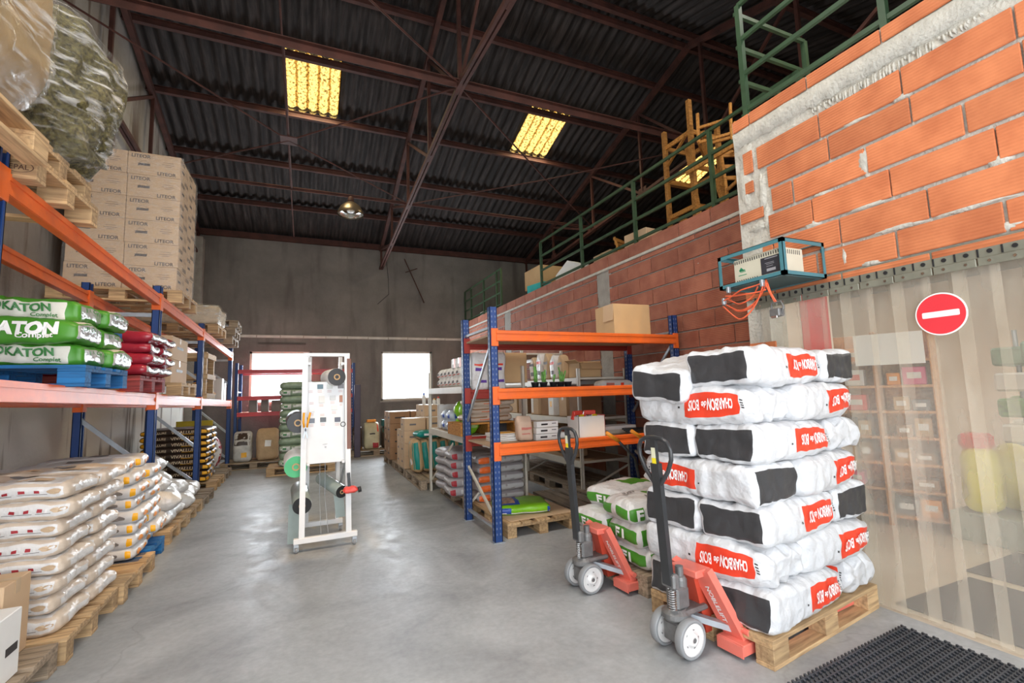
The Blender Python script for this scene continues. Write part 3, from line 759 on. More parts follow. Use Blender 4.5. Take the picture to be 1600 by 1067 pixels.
def truss(x, label):
    t = thing('roof_truss', label, 'roof truss', (x, 0, 0), group=None)
    g = .03
    for s_ in (-1, 1):
        mb = MB(); pts = [(s_ * g, 13.28, chord_z(13.28)), (s_ * g, 5.75, 5.58), (s_ * g, YF + .02, chord_z(YF + .02))]
        for a, b in zip(pts, pts[1:]): mb.bar(a, b, .04, .06)
        mb.build('bottom_chord', RUST, t)
    mb = MB()
    for a, b in (((0, 13.28, roof_z(13.28) - .16), (0, RIDGE_Y, roof_z(RIDGE_Y) - .20)), ((0, RIDGE_Y, roof_z(RIDGE_Y) - .20), (0, YF + .02, roof_z(YF) - .16))): mb.bar(a, b, .08, .10)
    mb.build('top_chord', RUST, t)
    ny = [13.2, 11.4, 9.35, 7.5, 5.75, 4.0, 2.1, .2, -1.6]
    for i, y in enumerate(ny):
        MB().bar((0, y, chord_z(y)), (0, y, roof_z(y) - .18), .05, .05, up=(0, 1, 0)).build('strut', RUST, t)
        if i < 4: MB().bar((0, y, roof_z(y) - .2), (0, ny[i + 1], chord_z(ny[i + 1])), .035, .05).build('diagonal_brace', RUST, t)
        elif i < 8: MB().bar((0, y, chord_z(y)), (0, ny[i + 1], roof_z(ny[i + 1]) - .2), .035, .05).build('diagonal_brace', RUST, t)
        MB().box(-.01, .01, y - .12, y + .12, chord_z(y) - .03, chord_z(y) + .14).build('gusset_plate', RUST, t)
    return t
truss(-2.5, 'rusty steel roof truss running along the left wall')
truss(1.85, 'rusty steel roof truss across the middle of the hall, ending on the back wall')
truss(6.35, 'rusty steel roof truss above the mezzanine, nearest it')
truss(10.85, 'dark steel roof truss far right over the mezzanine')
# tie beams between the trusses and flat bracing rods
for (x0, x1, y, nm) in ((-2.46, 1.82, 5.72, 'long rusty tie beam crossing above the left rooflight'), (-2.46, 1.82, 9.35, 'thin rusty tie beam over the hall lamp'), (1.88, 6.3, 9.35, 'rusty tie beam between the middle truss and the mezzanine truss, far one'), (1.88, 6.3, 5.72, 'rusty tie beam between the middle truss and the mezzanine truss, near one')):
    z = chord_z(y) + .06; w_ = .045 if y > 9 else .09
    t = MB().box(x0, x1, y - w_ * .6, y + w_ * .6, z, z + .012).box(x0, x1, y - .006, y + .006, z - w_, z).build('tie_beam', RUST)
    tag(t, nm, 'beam')
def rod(name, a, b, r, label, cat='brace'):
    return tag(MB().tube([a, b], r, 6).build(name, RUST), label, cat)
cx_ = -.32; cyy = 7.7; zc_ = 5.42
cb = thing('cross_brace', 'crossed rusty bracing rods with a centre plate, left of the middle truss', 'brace', (cx_, cyy, zc_))
for (a, b) in (((-2.45, 9.3), (1.82, 5.8)), ((-2.45, 5.8), (1.82, 9.3))):
    for e in (a, b):
        MB().tube([(0, 0, 0), (e[0] - cx_, e[1] - cyy, chord_z(e[1]) + .03 - zc_)], .013, 6).build('rod', RUST, cb)
MB().box(-.12, .12, -.13, .13, -.008, .008).build('centre_plate', RUST, cb)
for yy in (9.35, 5.75): MB().tube([(0, 0, .01), (0, yy - cyy, chord_z(yy) + .05 - zc_)], .016, 6).build('rod', RUST, cb)
cb2 = thing('cross_brace', 'crossed rusty bracing rods right of the middle truss', 'brace', (4.1, 7.55, 5.42))
for (a, b) in (((1.9, 9.3), (6.3, 5.8)), ((1.9, 5.8), (6.3, 9.3))):
    MB().tube([(a[0] - 4.1, a[1] - 7.55, chord_z(a[1]) + .03 - 5.42), (0, 0, 0), (b[0] - 4.1, b[1] - 7.55, chord_z(b[1]) + .03 - 5.42)], .013, 6).build('rod', RUST, cb2)
cb3 = thing('cross_brace', 'crossed rusty bracing rods nearest the camera, left of the middle truss', 'brace', (-.3, 3.9, 5.42))
for (a, b) in (((-2.45, 5.7), (1.82, 2.2)), ((-2.45, 2.2), (1.82, 5.7))):
    MB().tube([(a[0] + .3, a[1] - 3.9, chord_z(a[1]) + .03 - 5.42), (0, 0, 0), (b[0] + .3, b[1] - 3.9, chord_z(b[1]) + .03 - 5.42)], .013, 6).build('rod', RUST, cb3)
for (xx) in (-.36,):
    rod('tie_rod', (xx, 12.5, roof_z(12.5) - .5), (xx, 2.5, roof_z(3) - .6), .014, 'long thin rod running up under the roof past the left rooflight')
# cable and iron rod on the back wall
tag(MB().tube([(1.98, 13.27, 5.4), (2.05, 13.27, 4.7), (2.06, 13.27, 4.25), (1.75, 13.27, 3.95)], .008, 5).build('wall_cable', INK), 'thin dark cable hanging on the back wall below the truss end', 'cable')
ir = thing('iron_rod', 'dark iron rod with a cross piece leaning on the back wall', 'rod', (2.5, 13.25, 5.3))
MB().tube([(0, 0, 0), (.56, 0, -1.25)], .014, 6).build('rod', RUST, ir)
MB().tube([(.02, -.02, -.40), (.36, -.02, -.26)], .012, 6).build('cross_piece', RUST, ir)

# ---- hall lamp
L0 = at(548, 325, y=9.35)
lamp = thing('pendant_lamp', 'bell shaped industrial pendant lamp hanging under the roof', 'lamp', (L0.x, 9.35, L0.z - .12))
MB().lathe([(.245, -.02), (.25, 0), (.23, .06), (.185, .14), (.12, .20), (.07, .23), (.065, .235), (.115, .19), (.178, .13), (.222, .055), (.240, 0)], 28, cap=False).build('lamp_shade', mat('aged_lamp_metal', (.28, .22, .15), .35, metal=.8), lamp, True)
MB().lathe([(.02, .02), (.06, .03), (.075, .07), (.06, .13), (.03, .18)], 16).build('bulb', mat('frosted_bulb', (.9, .92, .9), .15), lamp, True)
MB().lathe([(.16, .06), (.2, .045), (.222, .02), (.232, .0)], 28, cap=False).build('reflector', mat('lamp_reflector', (.8, .82, .8), .15, metal=.9), lamp, True)
MB().lathe([(.055, .225), (.06, .26), (.05, .33), (.02, .36)], 14).build('socket', RUST, lamp, True)
MB().tube([(0, 0, .35), (0, 0, chord_z(9.35) + .07 - (L0.z - .12))], .008, 6).build('rod', RUST, lamp)

# ---- mezzanine railings
def railing(label, x0, y0, x1, y1, posts, zb=3.55, zt=4.43, gaps=3):
    r = thing('mezzanine_railing', label, 'railing', (x0, y0, zb)); d = Vector((x1 - x0, y1 - y0, 0))
    for t in posts:
        p = d * t; MB().box(p.x - .022, p.x + .022, p.y - .022, p.y + .022, -.14, zt - zb).build('post', GREENM, r)
    for k in range(gaps + 1):
        h = (zt - zb) * k / gaps
        MB().bar((0, 0, h), (d.x, d.y, h), .03, .035).build('rail', GREENM, r)
    return r
railing('long green railing on the mezzanine edge over the brick wall, middle run', 4.3, 8.25, 4.3, 2.75, [0, (8.25 - 6.72) / 5.5, (8.25 - 5.28) / 5.5, (8.25 - 3.86) / 5.5, 1])
railing('short green railing on the far end of the mezzanine edge', 4.3, 13.25, 4.3, 10.4, [0, .2, (13.25 - 11.62) / 2.85, .9, 1])
railing('green railing above the near brick wall, beside its corner', 3.5, 2.72, 3.5, -1.6, [0, .25, .5, .75, 1], zb=3.84, zt=4.83)
railing('short green return railing at the corner of the near brick wall', 3.55, 2.80, 4.5, 2.80, [1], zb=3.84, zt=4.83)

# ================================================================== PALLETS
def make_pallet(m, label, L=1.2, W=.8):
    t = thing('pallet', label, 'pallet')
    bl_ = MB().bbox(-.072, .072, -.05, .05, .022, .10, .003).mesh('block', m)
    bs_ = MB().bbox(-.05, .05, -.05, .05, .022, .10, .003).mesh('block', m)
    bb = MB().bbox(-L / 2, L / 2, -.05, .05, 0, .022, .002).mesh('bottom_board', m)
    cb_ = MB().bbox(-.0725, .0725, -W / 2, W / 2, .10, .122, .002).mesh('cross_board', m)
    tb = MB().bbox(-L / 2, L / 2, -.0725, .0725, .122, .144, .002).mesh('top_board', m)
    tn = MB().bbox(-L / 2, L / 2, -.05, .05, .122, .144, .002).mesh('top_board', m)
    for x in (-L / 2 + .0725, 0, L / 2 - .0725):
        for y in (-W / 2 + .05, 0, W / 2 - .05): link('block', bl_, t, (x, y, 0))
        link('cross_board', cb_, t, (x, 0, 0))
    for y in (-W / 2 + .05, 0, W / 2 - .05): link('bottom_board', bb, t, (0, y, 0))
    for y, me in ((-W / 2 + .0725, tb), (-W * .235, tn), (0, tb), (W * .235, tn), (W / 2 - .0725, tb)): link('top_board', me, t, (0, y, 0))
    return t
PAL = {}
def pallet(kind, x, y, z, rz, label, group=None):
    m = {'wood': WOOD, 'aged': WOODG, 'blue': WOODB, 'red': WOODR}[kind]
    if kind not in PAL: PAL[kind] = (make_pallet(m, label), [])
    p, used = PAL[kind]; return once(p, used, (x, y, z), rz, label, group)

# ================================================================== CHARCOAL SACKS
th = math.radians(8.3); ex = Vector((math.cos(th), math.sin(th), 0)); ey = Vector((-math.sin(th), math.cos(th), 0))
K0 = Vector((2.185, 1.81, 0))
def loc_k(u, v, z): p = K0 + ex * u + ey * v; return (p.x, p.y, z)
pallet('wood', *loc_k(.6, .4, 0)[:2], 0, th, 'new wooden pallet under the charcoal sacks by the rubber mat')
def make_charcoal(seed, dark=True):
    b = Bag(.80, .405, .212, seed, rnd=.22, bulge=.012, wr=.018, wf=5.5, side=.03)
    base = b.deform
    def df(a, bb, c, off=0, axis=None):
        p = base(a, bb, c, off, axis)
        if a > .45:          # the folded mouth of the sack crumples and narrows
            k = (a - .45) / .55; zc_ = .106
            p.z = zc_ + (p.z - zc_) * (1 - .34 * k * k) + .012 * math.sin(9 * bb + seed) * k
            p.y *= 1 - .10 * k * k; p += noise.noise_vector(p * 13 + Vector((seed, 2, 0))) * .022 * k
        return p
    b.deform = df
    b.patch = [('-x', -.86, .86, -.80, .80, 1)] * dark + [('-y', -.06, .82, -.64, .62, 2), ('+y', -.06, .82, -.62, .60, 2)]
    t = thing('charcoal_sack', 'x', 'sack')
    b.body(46, 22, 13).build('sack', [BAGW, BAGK, REDP], t, True)
    for f in ('-y', '+y'):
        mb = MB()
        b.text(mb, 'CHARBON', f, .40 + (.155 if f == '-y' else -.155) * 1.0, 0, .058, .03, maxw=.155, rot=180)
        b.text(mb, 'de', f, .40 - (.095 if f == '-y' else -.095), 0, .034, .02, maxw=.034, rot=180)
        b.text(mb, 'BOIS', f, .40 - (.272 if f == '-y' else -.272), 0, .056, .02, maxw=.080, rot=180)
        mb.build('lettering', WHITEP, t)
    mb = MB()
    for f in ('-y', '+y'):
        for i in range(4): b.spot(mb, f, .84, .875, -.3 + i * .2, -.2 + i * .2, n=1)
        b.spot(mb, f, -.16, -.13, -.2, -.1, n=1)
    mb.build('small_print', INK, t)['kind'] = 'stuff'
    return t
KS = [(make_charcoal(s_), []) for s_ in (1, 2, 3, 4)]; KP = [(make_charcoal(s_, False), []) for s_ in (5, 6)]
T7 = .2165
ordn = ['bottom', 'second', 'third', 'fourth', 'fifth', 'sixth', 'top']
sacks = []
for i in range(7):
    z = .144 + T7 * i; nm = ordn[i] + ' layer' if i in (0, 6) else ordn[i] + ' layer from the bottom'
    j = lambda s=.015: random.uniform(-s, s)
    if i % 2 == 0:
        sh = [.0, .02, .0, -.03, .0, .0, -.02][i]
        sacks.append((.405 + sh, .20, z, th + j(.03), 'front sack on the left, dark end forward, ' + nm))
        sacks.append((.395 + sh, .61, z, th + j(.03), 'rear sack on the left, dark end forward, ' + nm))
        sacks.append((1.02, .41, z, th + PI / 2 * (1 if i in (2, 6) else -1) + j(.05), 'sack laid across the right end, ' + nm))
    else:
        sacks.append((.195, .41, z, th + PI / 2 * (1 if i == 3 else -1) + j(.04), 'sack laid across the left end, ' + nm))
        sacks.append((.80, .20, z, th + j(.05) + (.10 if i == 3 else 0), 'front sack on the right, ' + nm))
        sacks.append((.80, .61, z, th + j(.05), 'rear sack on the right, ' + nm))
for n_, (u, v, z, rz, lb) in enumerate(sacks):
    p, used = KP[n_ % 2] if 'on the right' in lb else KS[n_ % 4]
    o = once(p, used, loc_k(u, v, z), rz, 'charcoal ' + lb, 'charcoal sacks on the pallet by the curtain')
# the two top sacks on the left tip over a little towards the aisle
for o in bpy.data.objects:
    if o.get('label') == 'charcoal rear sack on the left, dark end forward, top layer': o.location.x -= .05; o.rotation_euler = (0.10, -.16, th + .06); o.location.z -= .03

# ================================================================== PALLET TRUCKS
def make_jack():
    t = thing('pallet_truck', 'x', 'pallet truck')
    # two steering wheels
    for s_ in (-1, 1):
        M = Matrix.Translation((0, s_ * .088, .1)) @ Matrix.Rotation(PI / 2, 4, 'X')
        wv = MB().lathe([(.083, -.024), (.094, -.025), (.1, -.018), (.1, .018), (.094, .025), (.083, .024), (.081, 0), (.083, -.024)], 36, M, cap=False).build('wheel', TYRE, t, True)
        hb = MB().lathe([(.082, -.022), (.084, .0), (.082, .022), (.072, .018), (.034, .010), (.030, .030), (.014, .032), (.014, -.032), (.030, -.030), (.034, -.010), (.072, -.018)], 30, M).build('wheel_hub', ALU, wv, True)
        mb = MB()
        for k in range(5):
            a = 2 * PI * k / 5
            for sd in (-1, 1):
                mb.lathe([(.009, .0135 * sd), (.009, .0115 * sd)] if sd > 0 else [(.009, .0115 * sd), (.009, .0135 * sd)], 8, M @ Matrix.Translation((.053 * math.cos(a), .053 * math.sin(a), 0)))
        mb.build('hub_holes', STEELD, wv)
    MB().tube([(0, -.12, .1), (0, .12, .1)], .012, 10).build('axle', STEELD, t)
    # pump unit on the turntable
    mb = MB().bbox(-.055, .075, -.055, .055, .06, .17, .012).lathe([(.065, .17), (.078, .185), (.078, .21), (.05, .23)], 20)
    mb.bbox(-.01, .19, -.07, .07, .195, .225, .012)
    mb.build('turntable', STEELD, t)
    pm = MB().lathe([(.035, .22), (.038, .23), (.038, .37), (.030, .385), (.022, .39), (.022, .44)], 16, Matrix.Translation((.045, .0, 0))).bbox(-.03, .07, -.045, .045, .225, .34, .012).bbox(-.055, -.01, -.05, .05, .34, .42, .010).build('pump', STEELD, t)
    sp = MB(); sp.tube([(-.052 + .020 * math.cos(q), -.030 + .020 * math.sin(q), .235 + .012 * q / (2 * PI) * 1.0) for q in [i * PI / 5 for i in range(int(10 * 9.5))]], .0035, 5)
    sp.build('spring', CHROME, t)
    # shaft and loop handle
    hd = MB().bar((-.045, 0, .36), (-.085, 0, 1.02), .058, .030, up=(1, 0, 0)).build('handle_shaft', BLACKM, t)
    MB().bar((-.028, .012, .40), (-.064, .012, 1.00), .028, .006, up=(1, 0, 0)).build('shaft_edge', STEELD, hd)
    c0 = Vector((-.072, 0, .86)); lp = []
    def lpP(y, z): return (-.045 - .040 * (z - .36) / .66 - .002, y, z)
    pts = [(0, .885), (.03, .915), (.085, .985), (.115, 1.05), (.118, 1.10), (.098, 1.14), (.06, 1.158), (0, 1.165), (-.06, 1.158), (-.098, 1.14), (-.118, 1.10), (-.115, 1.05), (-.085, .985), (-.03, .915)]
    MB().tube([lpP(y, z) for y, z in pts], .0125, 10, closed=True).build('handle_loop', BLACKM, t, True)
    MB().bar(lpP(0, 1.0), lpP(0, 1.165), .034, .022, up=(1, 0, 0)).build('handle_head', BLACKM, t)
    MB().tube([(-.07, 0, 1.11), (-.05, .035, 1.06), (-.045, .060, 1.03), (-.045, .05, 1.01)], .006, 8).build('release_lever', BLACKM, t, True)
    st = MB().bar((-.100, -.0, 1.05), (-.103, -.0, 1.145), .030, .003, up=(1, 0, 0))
    st.v = st.v; st.build('sticker', mat('pale_sticker', (.75, .75, .55), .4), t)
    MB().bar((-.094, 0, .955), (-.0995, 0, 1.05), .030, .003, up=(1, 0, 0)).build('warning_sticker', mat('yellow_sticker', (.9, .75, .02), .4), t)
    # red frame: head, two sloping legs, forks
    mb = MB(); mb.bbox(.075, .20, -.09, .09, .385, .425, .006); mb.build('frame_head', REDM, t)
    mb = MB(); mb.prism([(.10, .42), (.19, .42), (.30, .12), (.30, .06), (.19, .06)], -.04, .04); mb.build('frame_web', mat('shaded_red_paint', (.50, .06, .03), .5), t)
    for s_ in (-1, 1):
        # sloping leg as a bent plate from head to fork heel
        a = Vector((.15, s_ * .07, .415)); b_ = Vector((.275, s_ * .19, .045))
        mb = MB(); mb.bar(a, b_, .115, .045, up=(1, 0, .3)); 
        lg = mb.build('frame_leg', REDM, t)
        MB().tube([(.258, s_ * .19 + .02 * s_ , .130), (.250, s_ * .19 + .075 * s_, .130)], .016, 12).build('bolt', REDM, lg)
        mb = MB().bbox(.19, 1.36, s_ * .19 - .08, s_ * .19 + .08, .062, .085, .004).bbox(.19, 1.36, s_ * .19 - .08, s_ * .19 - .074, .030, .07, .002).bbox(.19, 1.36, s_ * .19 + .074, s_ * .19 + .08, .030, .07, .002)
        mb.bbox(.18, .188, s_ * .19 - .08, s_ * .19 + .08, .022, .082, .002)
        fk = mb.build('fork', REDM, t)
        MB().tube([(1.20, s_ * .19 - .035, .041), (1.20, s_ * .19 + .035, .041)], .041, 16).build('load_roller', TYRE, fk, True)
    MB().bar((.02, 0, .20), (.26, -.16, .115), .05, .03).bar((.02, 0, .20), (.26, .16, .115), .05, .03).build('lift_link', GALV, t)
    # lettering running down the near leg
    a = Vector((.15, -.07, .415)); b_ = Vector((.275, -.19, .045)); d = (b_ - a).normalized(); nrm = Vector((0, -1, -.0)); 
    sd = d.cross(Vector((1, 0, .3)).normalized()); up_ = sd.cross(d).normalized() if sd.length else nrm
    sd.normalize()
    tx = MB(); mid = a + (b_ - a) * .44
    nn = -sd if sd.y > 0 else sd        # the wide faces point along +-up_
    wide = up_ if (up_.x < 0) else -up_
    text_on(tx, 'NOBLELIFT', mid + wide * .0245, d, wide.cross(d), .028, .02, maxw=.22); tx.build('lettering', WHITEP, t)
    return t
jk = make_jack(); JU = []
once(jk, JU, (1.895, 2.175, 0), math.radians(6), 'red pallet truck with its forks under the charcoal pallet')
once(jk, JU, (1.87, 3.10, 0), math.radians(4), 'red pallet truck with its forks under the green feed sacks')

# ================================================================== GREEN FEED SACKS on their pallet
gx, gy, gr = 2.17, 2.76, math.radians(5)
gex = Vector((math.cos(gr), math.sin(gr), 0)); gey = Vector((-math.sin(gr), math.cos(gr), 0))
def loc_g(u, v, z): p = Vector((gx, gy, 0)) + gex * u + gey * v; return (p.x, p.y, z)
pallet('aged', *loc_g(.6, .4, 0)[:2], 0, gr, 'brown pallet under the green and white feed sacks')
def make_f1(seed, kind):
    b = Bag(.62, .40, .165, seed, rnd=.42, taper=.25, bulge=.02, wr=.012, wf=7)
    if kind == 0: b.patch = [('-x', -.9, -.15, -.75, .7, 1), ('-x', .15, .9, -.75, .7, 1), ('-y', -.98, -.55, -.7, .7, 1), ('-y', .7, .95, -.8, .8, 1), ('+z', -.1, .55, -.5, .3, 1), ('+z', .55, .9, -.8, .9, 1)]
    else: b.patch = [('-x', -.95, .95, -.85, .8, 1), ('-y', -.85, .9, -.8, .75, 1), ('+y', -.8, .9, -.8, .8, 1), ('+z', -.2, .8, -.6, .3, 1)]
    t = thing('feed_sack', 'x', 'sack')
    b.body(24, 14, 8).build('sack', [BAGWH, GREENP], t, True)
    mb = MB()
    if kind == 0:
        b.text(mb, 'JUST', '-y', -.1, .3, .036, .03); b.text(mb, 'NUTRITION', '-y', .1, -.12, .036, .03, maxw=.2); mb.build('lettering', INK, t); mb = MB()
        b.text(mb, 'NUTRITION', '+z', .1, -.62, .040, .03, maxw=.26); b.text(mb, 'JUST', '+z', -.5, .1, .035, .03)
        mb.build('lettering', INK, t)
        m2 = MB(); b.text(m2, 'F1', '-y', -.62, 0, .085, .04); m2.build('emblem', WHITEP, t)
    else:
        b.text(mb, 'F1', '-y', -.3, 0, .095, .05); b.spot(mb, '-y', .1, .45, .1, .2); b.spot(mb, '-y', .1, .35, -.2, -.12); mb.build('lettering', WHITEP, t); mb = MB()
        b.text(mb, 'F1', '-x', .0, 0, .08, .05)
        mb.build('lettering', WHITEP, t)
    return t
F0 = (make_f1(11, 0), []); F1_ = (make_f1(12, 1), []); F2_ = (make_f1(13, 1), [])
once(*F2_, loc_g(.33, .20, .144), gr - .05, 'green feed sack, bottom front one at the pallet truck')
once(*F1_, loc_g(.38, .62, .144), gr, 'green feed sack, bottom rear one at the pallet truck')
once(*F1_, loc_g(.30, .21, .30), gr - .12, 'green feed sack with white F1, middle layer in front')
once(*F2_, loc_g(.28, .63, .30), gr, 'green feed sack, middle layer at the rear')
once(*F0, loc_g(.28, .24, .455), gr - .16, 'white and green feed sack reading just nutrition, on top in front')
once(*F2_, loc_g(.90, .30, .144), gr + PI / 2, 'green feed sack half hidden behind the charcoal stack, low')
once(*F0, loc_g(.90, .40, .30), gr + PI / 2, 'white and green feed sack half hidden behind the charcoal stack, upper')
once(*F2_, loc_g(.42, .66, .46), gr + .2, 'green feed sack on top behind the white one')

# ================================================================== LEFT PALLET RACKING
def post_mesh(h, m=RACKB, w=.09, d=.07):
    # folded C section: web plus two flanges
    return MB().box(-d / 2, -d / 2 + .006, -w / 2, w / 2, 0, h).box(-d / 2, d / 2, -w / 2, -w / 2 + .006, 0, h).box(-d / 2, d / 2, w / 2 - .006, w / 2, 0, h).box(d / 2 - .006, d / 2, -w / 2, -w / 2 + .022, 0, h).box(d / 2 - .006, d / 2, w / 2 - .022, w / 2, 0, h).box(-d / 2, d / 2, -w / 2, w / 2, 0, .006)
def slots(h, n, x, w=.09, axis='x'):
    mb = MB()
    for i in range(n):
        z = .08 + (h - .16) * i / (n - 1)
        for s_ in (-1, 1):
            if axis == 'x': mb.box(x - .001, x + .001, s_ * w * .22 - .006, s_ * w * .22 + .006, z - .012, z + .012)
            else: mb.box(s_ * w * .22 - .006, s_ * w * .22 + .006, x - .001, x + .001, z - .012, z + .012)
    return mb
RX, RXB = -1.45, -2.08
def zu(y): return 2.665 - .031 * (y - 3.15)
def zl(y): return 1.585 - .021 * (y - 3.15)
rack = thing('pallet_rack', 'long blue and orange pallet racking along the left wall', 'rack', (RX, 3.15, 0))
ry0 = 3.15
PY = [.35, 3.15, 6.05, 8.35, 11.35]
for y in PY:
    for x, nm in ((RX - .035, 'front'), (RXB, 'rear')):
        h = zu(y) + .10
        p = post_mesh(h).build('post', RACKB, rack, loc=(x - RX, y - ry0, 0))
        for z in (zu(y), zl(y)):
            MB().bbox(-.04, .042, -.05, .05, -.16, .02, .003).build('beam_connector', RACKO, p, loc=(0, 0, z))
    for (z0_, z1_) in ((.25, .75), (.75, 1.3), (1.75, 2.2),):
        MB().bar((-.04, y - ry0, z0_ if z0_ != .75 else z0_), (RXB - RX, y - ry0, z1_), .04, .025, up=(0, 1, 0)).build('diagonal_brace', GALV, rack)
    for z_ in (.2, 2.42): MB().bar((-.04, y - ry0, z_ - .02 * (y - 3.15) * (z_ > 1)), (RXB - RX, y - ry0, z_ - .02 * (y - 3.15) * (z_ > 1)), .04, .025, up=(0, 1, 0)).build('horizontal_brace', GALV, rack)
    MB().bar((-.04, y - ry0, 1.30), (RXB - RX, y - ry0, .75), .04, .025, up=(0, 1, 0)).build('diagonal_brace', GALV, rack) if False else None
for a, b in zip(PY, PY[1:]):
    for x, m in ((RX - .03, RACKO), (RXB, RACKO)):
        for zf in (zu, zl):
            pa, pb = (x - RX, a + .05 - ry0, zf(a) - .055), (x - RX, b - .05 - ry0, zf(b) - .055)
            mb = MB().bar(pa, pb, .05, .115).bar((pa[0] + .028, pa[1], pa[2] + .038), (pb[0] + .028, pb[1], pb[2] + .038), .008, .035).bar((pa[0] + .028, pa[1], pa[2] - .038), (pb[0] + .028, pb[1], pb[2] - .038), .008, .035)
            mb.build('beam', m, rack)
# ---- upper level loads
def zpl(y): return zu(y) + .003
def wrapped(name, label, loc, L, W, T, seed, m, rz=0, wr=.05, rnd=.3, cat='wrapped load', taper=.0, film=WRAP, wf=3.0):
    t = thing(name, label, cat, loc, rz)
    b = Bag(L, W, T, seed, rnd=rnd * min(1, min(L, W) / T), bulge=.03, wr=wr, wf=wf)
    b.body(22, 16, 22).build('load', m, t, True)
    b2 = Bag(L + .03, W + .03, T + .02, seed, rnd=rnd * min(1, min(L, W) / T), bulge=.03, wr=wr, wf=wf)
    b2.body(30, 22, 30).build('stretch_wrap', film, t, True)
    return t
pallet('wood', -1.66, 2.50, zpl(2.7), PI / 2, 'wooden pallet at the top left edge, carrying the ochre wrapped load')
wrapped('wrapped_load', 'shiny wrapped ochre load at the top left corner of the rack', (-1.64, 2.52, zpl(2.7) + .15), .84, 1.14, 1.5, 21, OCHRE, 0, .05)
pallet('wood', -1.95, 3.62, zpl(3.7), 0, 'wooden pallet with an oval stamp, lower one under the olive load')
pallet('wood', -1.98, 3.58, zpl(3.7) + .145, 0, 'wooden pallet directly under the olive wrapped load')
ep = MB(); text_on(ep, 'EPAL', (.5275, -.4025, .061), (1, 0, 0), (0, 0, 1), .026, .02)
for q in range(24):
    a, a2 = 2 * PI * q / 24, 2 * PI * (q + 1) / 24; ep.add([(.5275 + k_ * .060 * math.cos(z_), -.4025, .061 + k_ * .030 * math.sin(z_)) for k_, z_ in ((1, a), (1, a2), (.92, a2), (.92, a))], [(0, 1, 2, 3)])
o = ep.build('oval_stamp', mat('burnt_stamp', (.10, .05, .03), .8), bpy.data.objects['pallet.003']); o['kind'] = 'stuff'
wrapped('wrapped_load', 'tall bulging olive green load in clear stretch film on the rack', (-1.80, 3.72, zpl(3.7) + .225), 1.20, .82, 1.08, 22, GREENLOAD, 0, .09, .5)
pallet('wood', -1.93, 6.75, zpl(6.6), 0, 'wooden pallet carrying the tall stack of printed cartons')
def make_liteor():
    t = thing('carton', 'x', 'carton'); L, W, H = .505, .40, .266
    MB().bbox(-L / 2, L / 2, -W / 2, W / 2, 0, H, .004).build('carton_body', CARDL, t)
    MB().box(-L / 2 - .001, L / 2 + .001, -.03, .03, H, H + .0015).build('tape', TAPE, t)
    mb = MB()
    for (o, ux) in (((0, -W / 2 - .002, 0), (1, 0, 0)), ((L / 2 + .002, 0, 0), (0, 1, 0))):
        o = Vector(o); ux = Vector(ux); uz = Vector((0, 0, 1)); s_ = 1 if ux.x else .8
        text_on(mb, 'LITEOR', o + ux * -.13 * s_ + uz * .222, ux, uz, .038, .025)
        text_on(mb, 'LITEOR', o + ux * .12 * s_ + uz * .036, ux, uz, .038, .025)
        c = o + ux * -.10 * s_ + uz * .125
        def rect(x0, x1, z0, z1): mb.add([c + ux * x0 + uz * z0, c + ux * x1 + uz * z0, c + ux * x1 + uz * z1, c + ux * x0 + uz * z1], [(0, 1, 2, 3)])
        rect(-.05, .05, -.014, .014); mb.add([c + ux * -.06 - uz * .019, c + ux * -.045 - uz * .019, c + ux * -.045 + uz * .010, c + ux * -.06 + uz * .010, c + ux * -.054 - uz * .004], [(0, 1, 2, 3, 4)])
        mb.add([c + ux * .06 - uz * .012, c + ux * .054 + uz * .002, c + ux * .06 + uz * .017, c + ux * .045 + uz * .017, c + ux * .045 - uz * .012], [(0, 1, 2, 3, 4)])
        for k in range(9):
            a = PI * k / 8; mb.add([c + ux * .038 * math.cos(a) + uz * (.016 + .026 * math.sin(a)), c + ux * .041 * math.cos(a) + uz * (.016 + .029 * math.sin(a)), c + ux * .041 * math.cos(a + .3) + uz * (.016 + .029 * math.sin(a + .3)), c + ux * .038 * math.cos(a + .3) + uz * (.016 + .026 * math.sin(a + .3))], [(0, 1, 2, 3)])
        c = o + ux * .13 * s_ + uz * .15; rect(-.06, .06, -.002, .002); rect(-.035, .035, -.022, -.018); rect(-.05, .05, .024, .027)
        c = o + uz * .125; rect(-.22 * s_, -.20 * s_, -.03, .03) if False else None
    mb.build('printing', mat('brown_print', (.07, .05, .045), .7), t)
    return t
lt = make_liteor(); LU = []
zb0 = zpl(6.6) + .146
for k in range(6):
    for i in range(2):
        for j_ in range(2):
            sx = .02 * math.sin(k * 2.1)
            once(lt, LU, (-2.165 + i * .51 + (sx if k % 2 else 0) * .4, 6.60 + j_ * .405, zb0 + k * .2675), 0 if (k + i) % 2 == 0 else 0, 'carton printed LITEOR, %s, %s %s' % (['bottom row', 'second row up', 'third row up', 'fourth row up', 'fifth row up', 'top row'][k], ['left', 'right'][i], ['front', 'rear'][j_]), 'printed cartons stacked on the rack')
t = thing('stretch_wrap', 'clear stretch film round the tall stack of printed cartons', 'wrap', (-1.91, 6.80, zb0))
b = Bag(1.06, .85, 1.60, 5, rnd=.02, wr=.012, wf=6); b.body(16, 14, 24).build('film', film_mat('thin_film', (.8, .8, .8), .16, .1, (1, 1, 1), .7, 12), t, True)
yy = 8.95
pallet('wood', -1.90, yy, zpl(yy), 0, 'wooden pallet under the flat beige wrapped load')
wrapped('wrapped_load', 'flat beige load in shiny wrap on the top rack level', (-1.86, yy, zpl(yy) + .146), 1.10, .78, .30, 23, mat('beige_load', (.52, .42, .30), .6, var=.12, bump=.4, bs=12), 0, .02, .2)
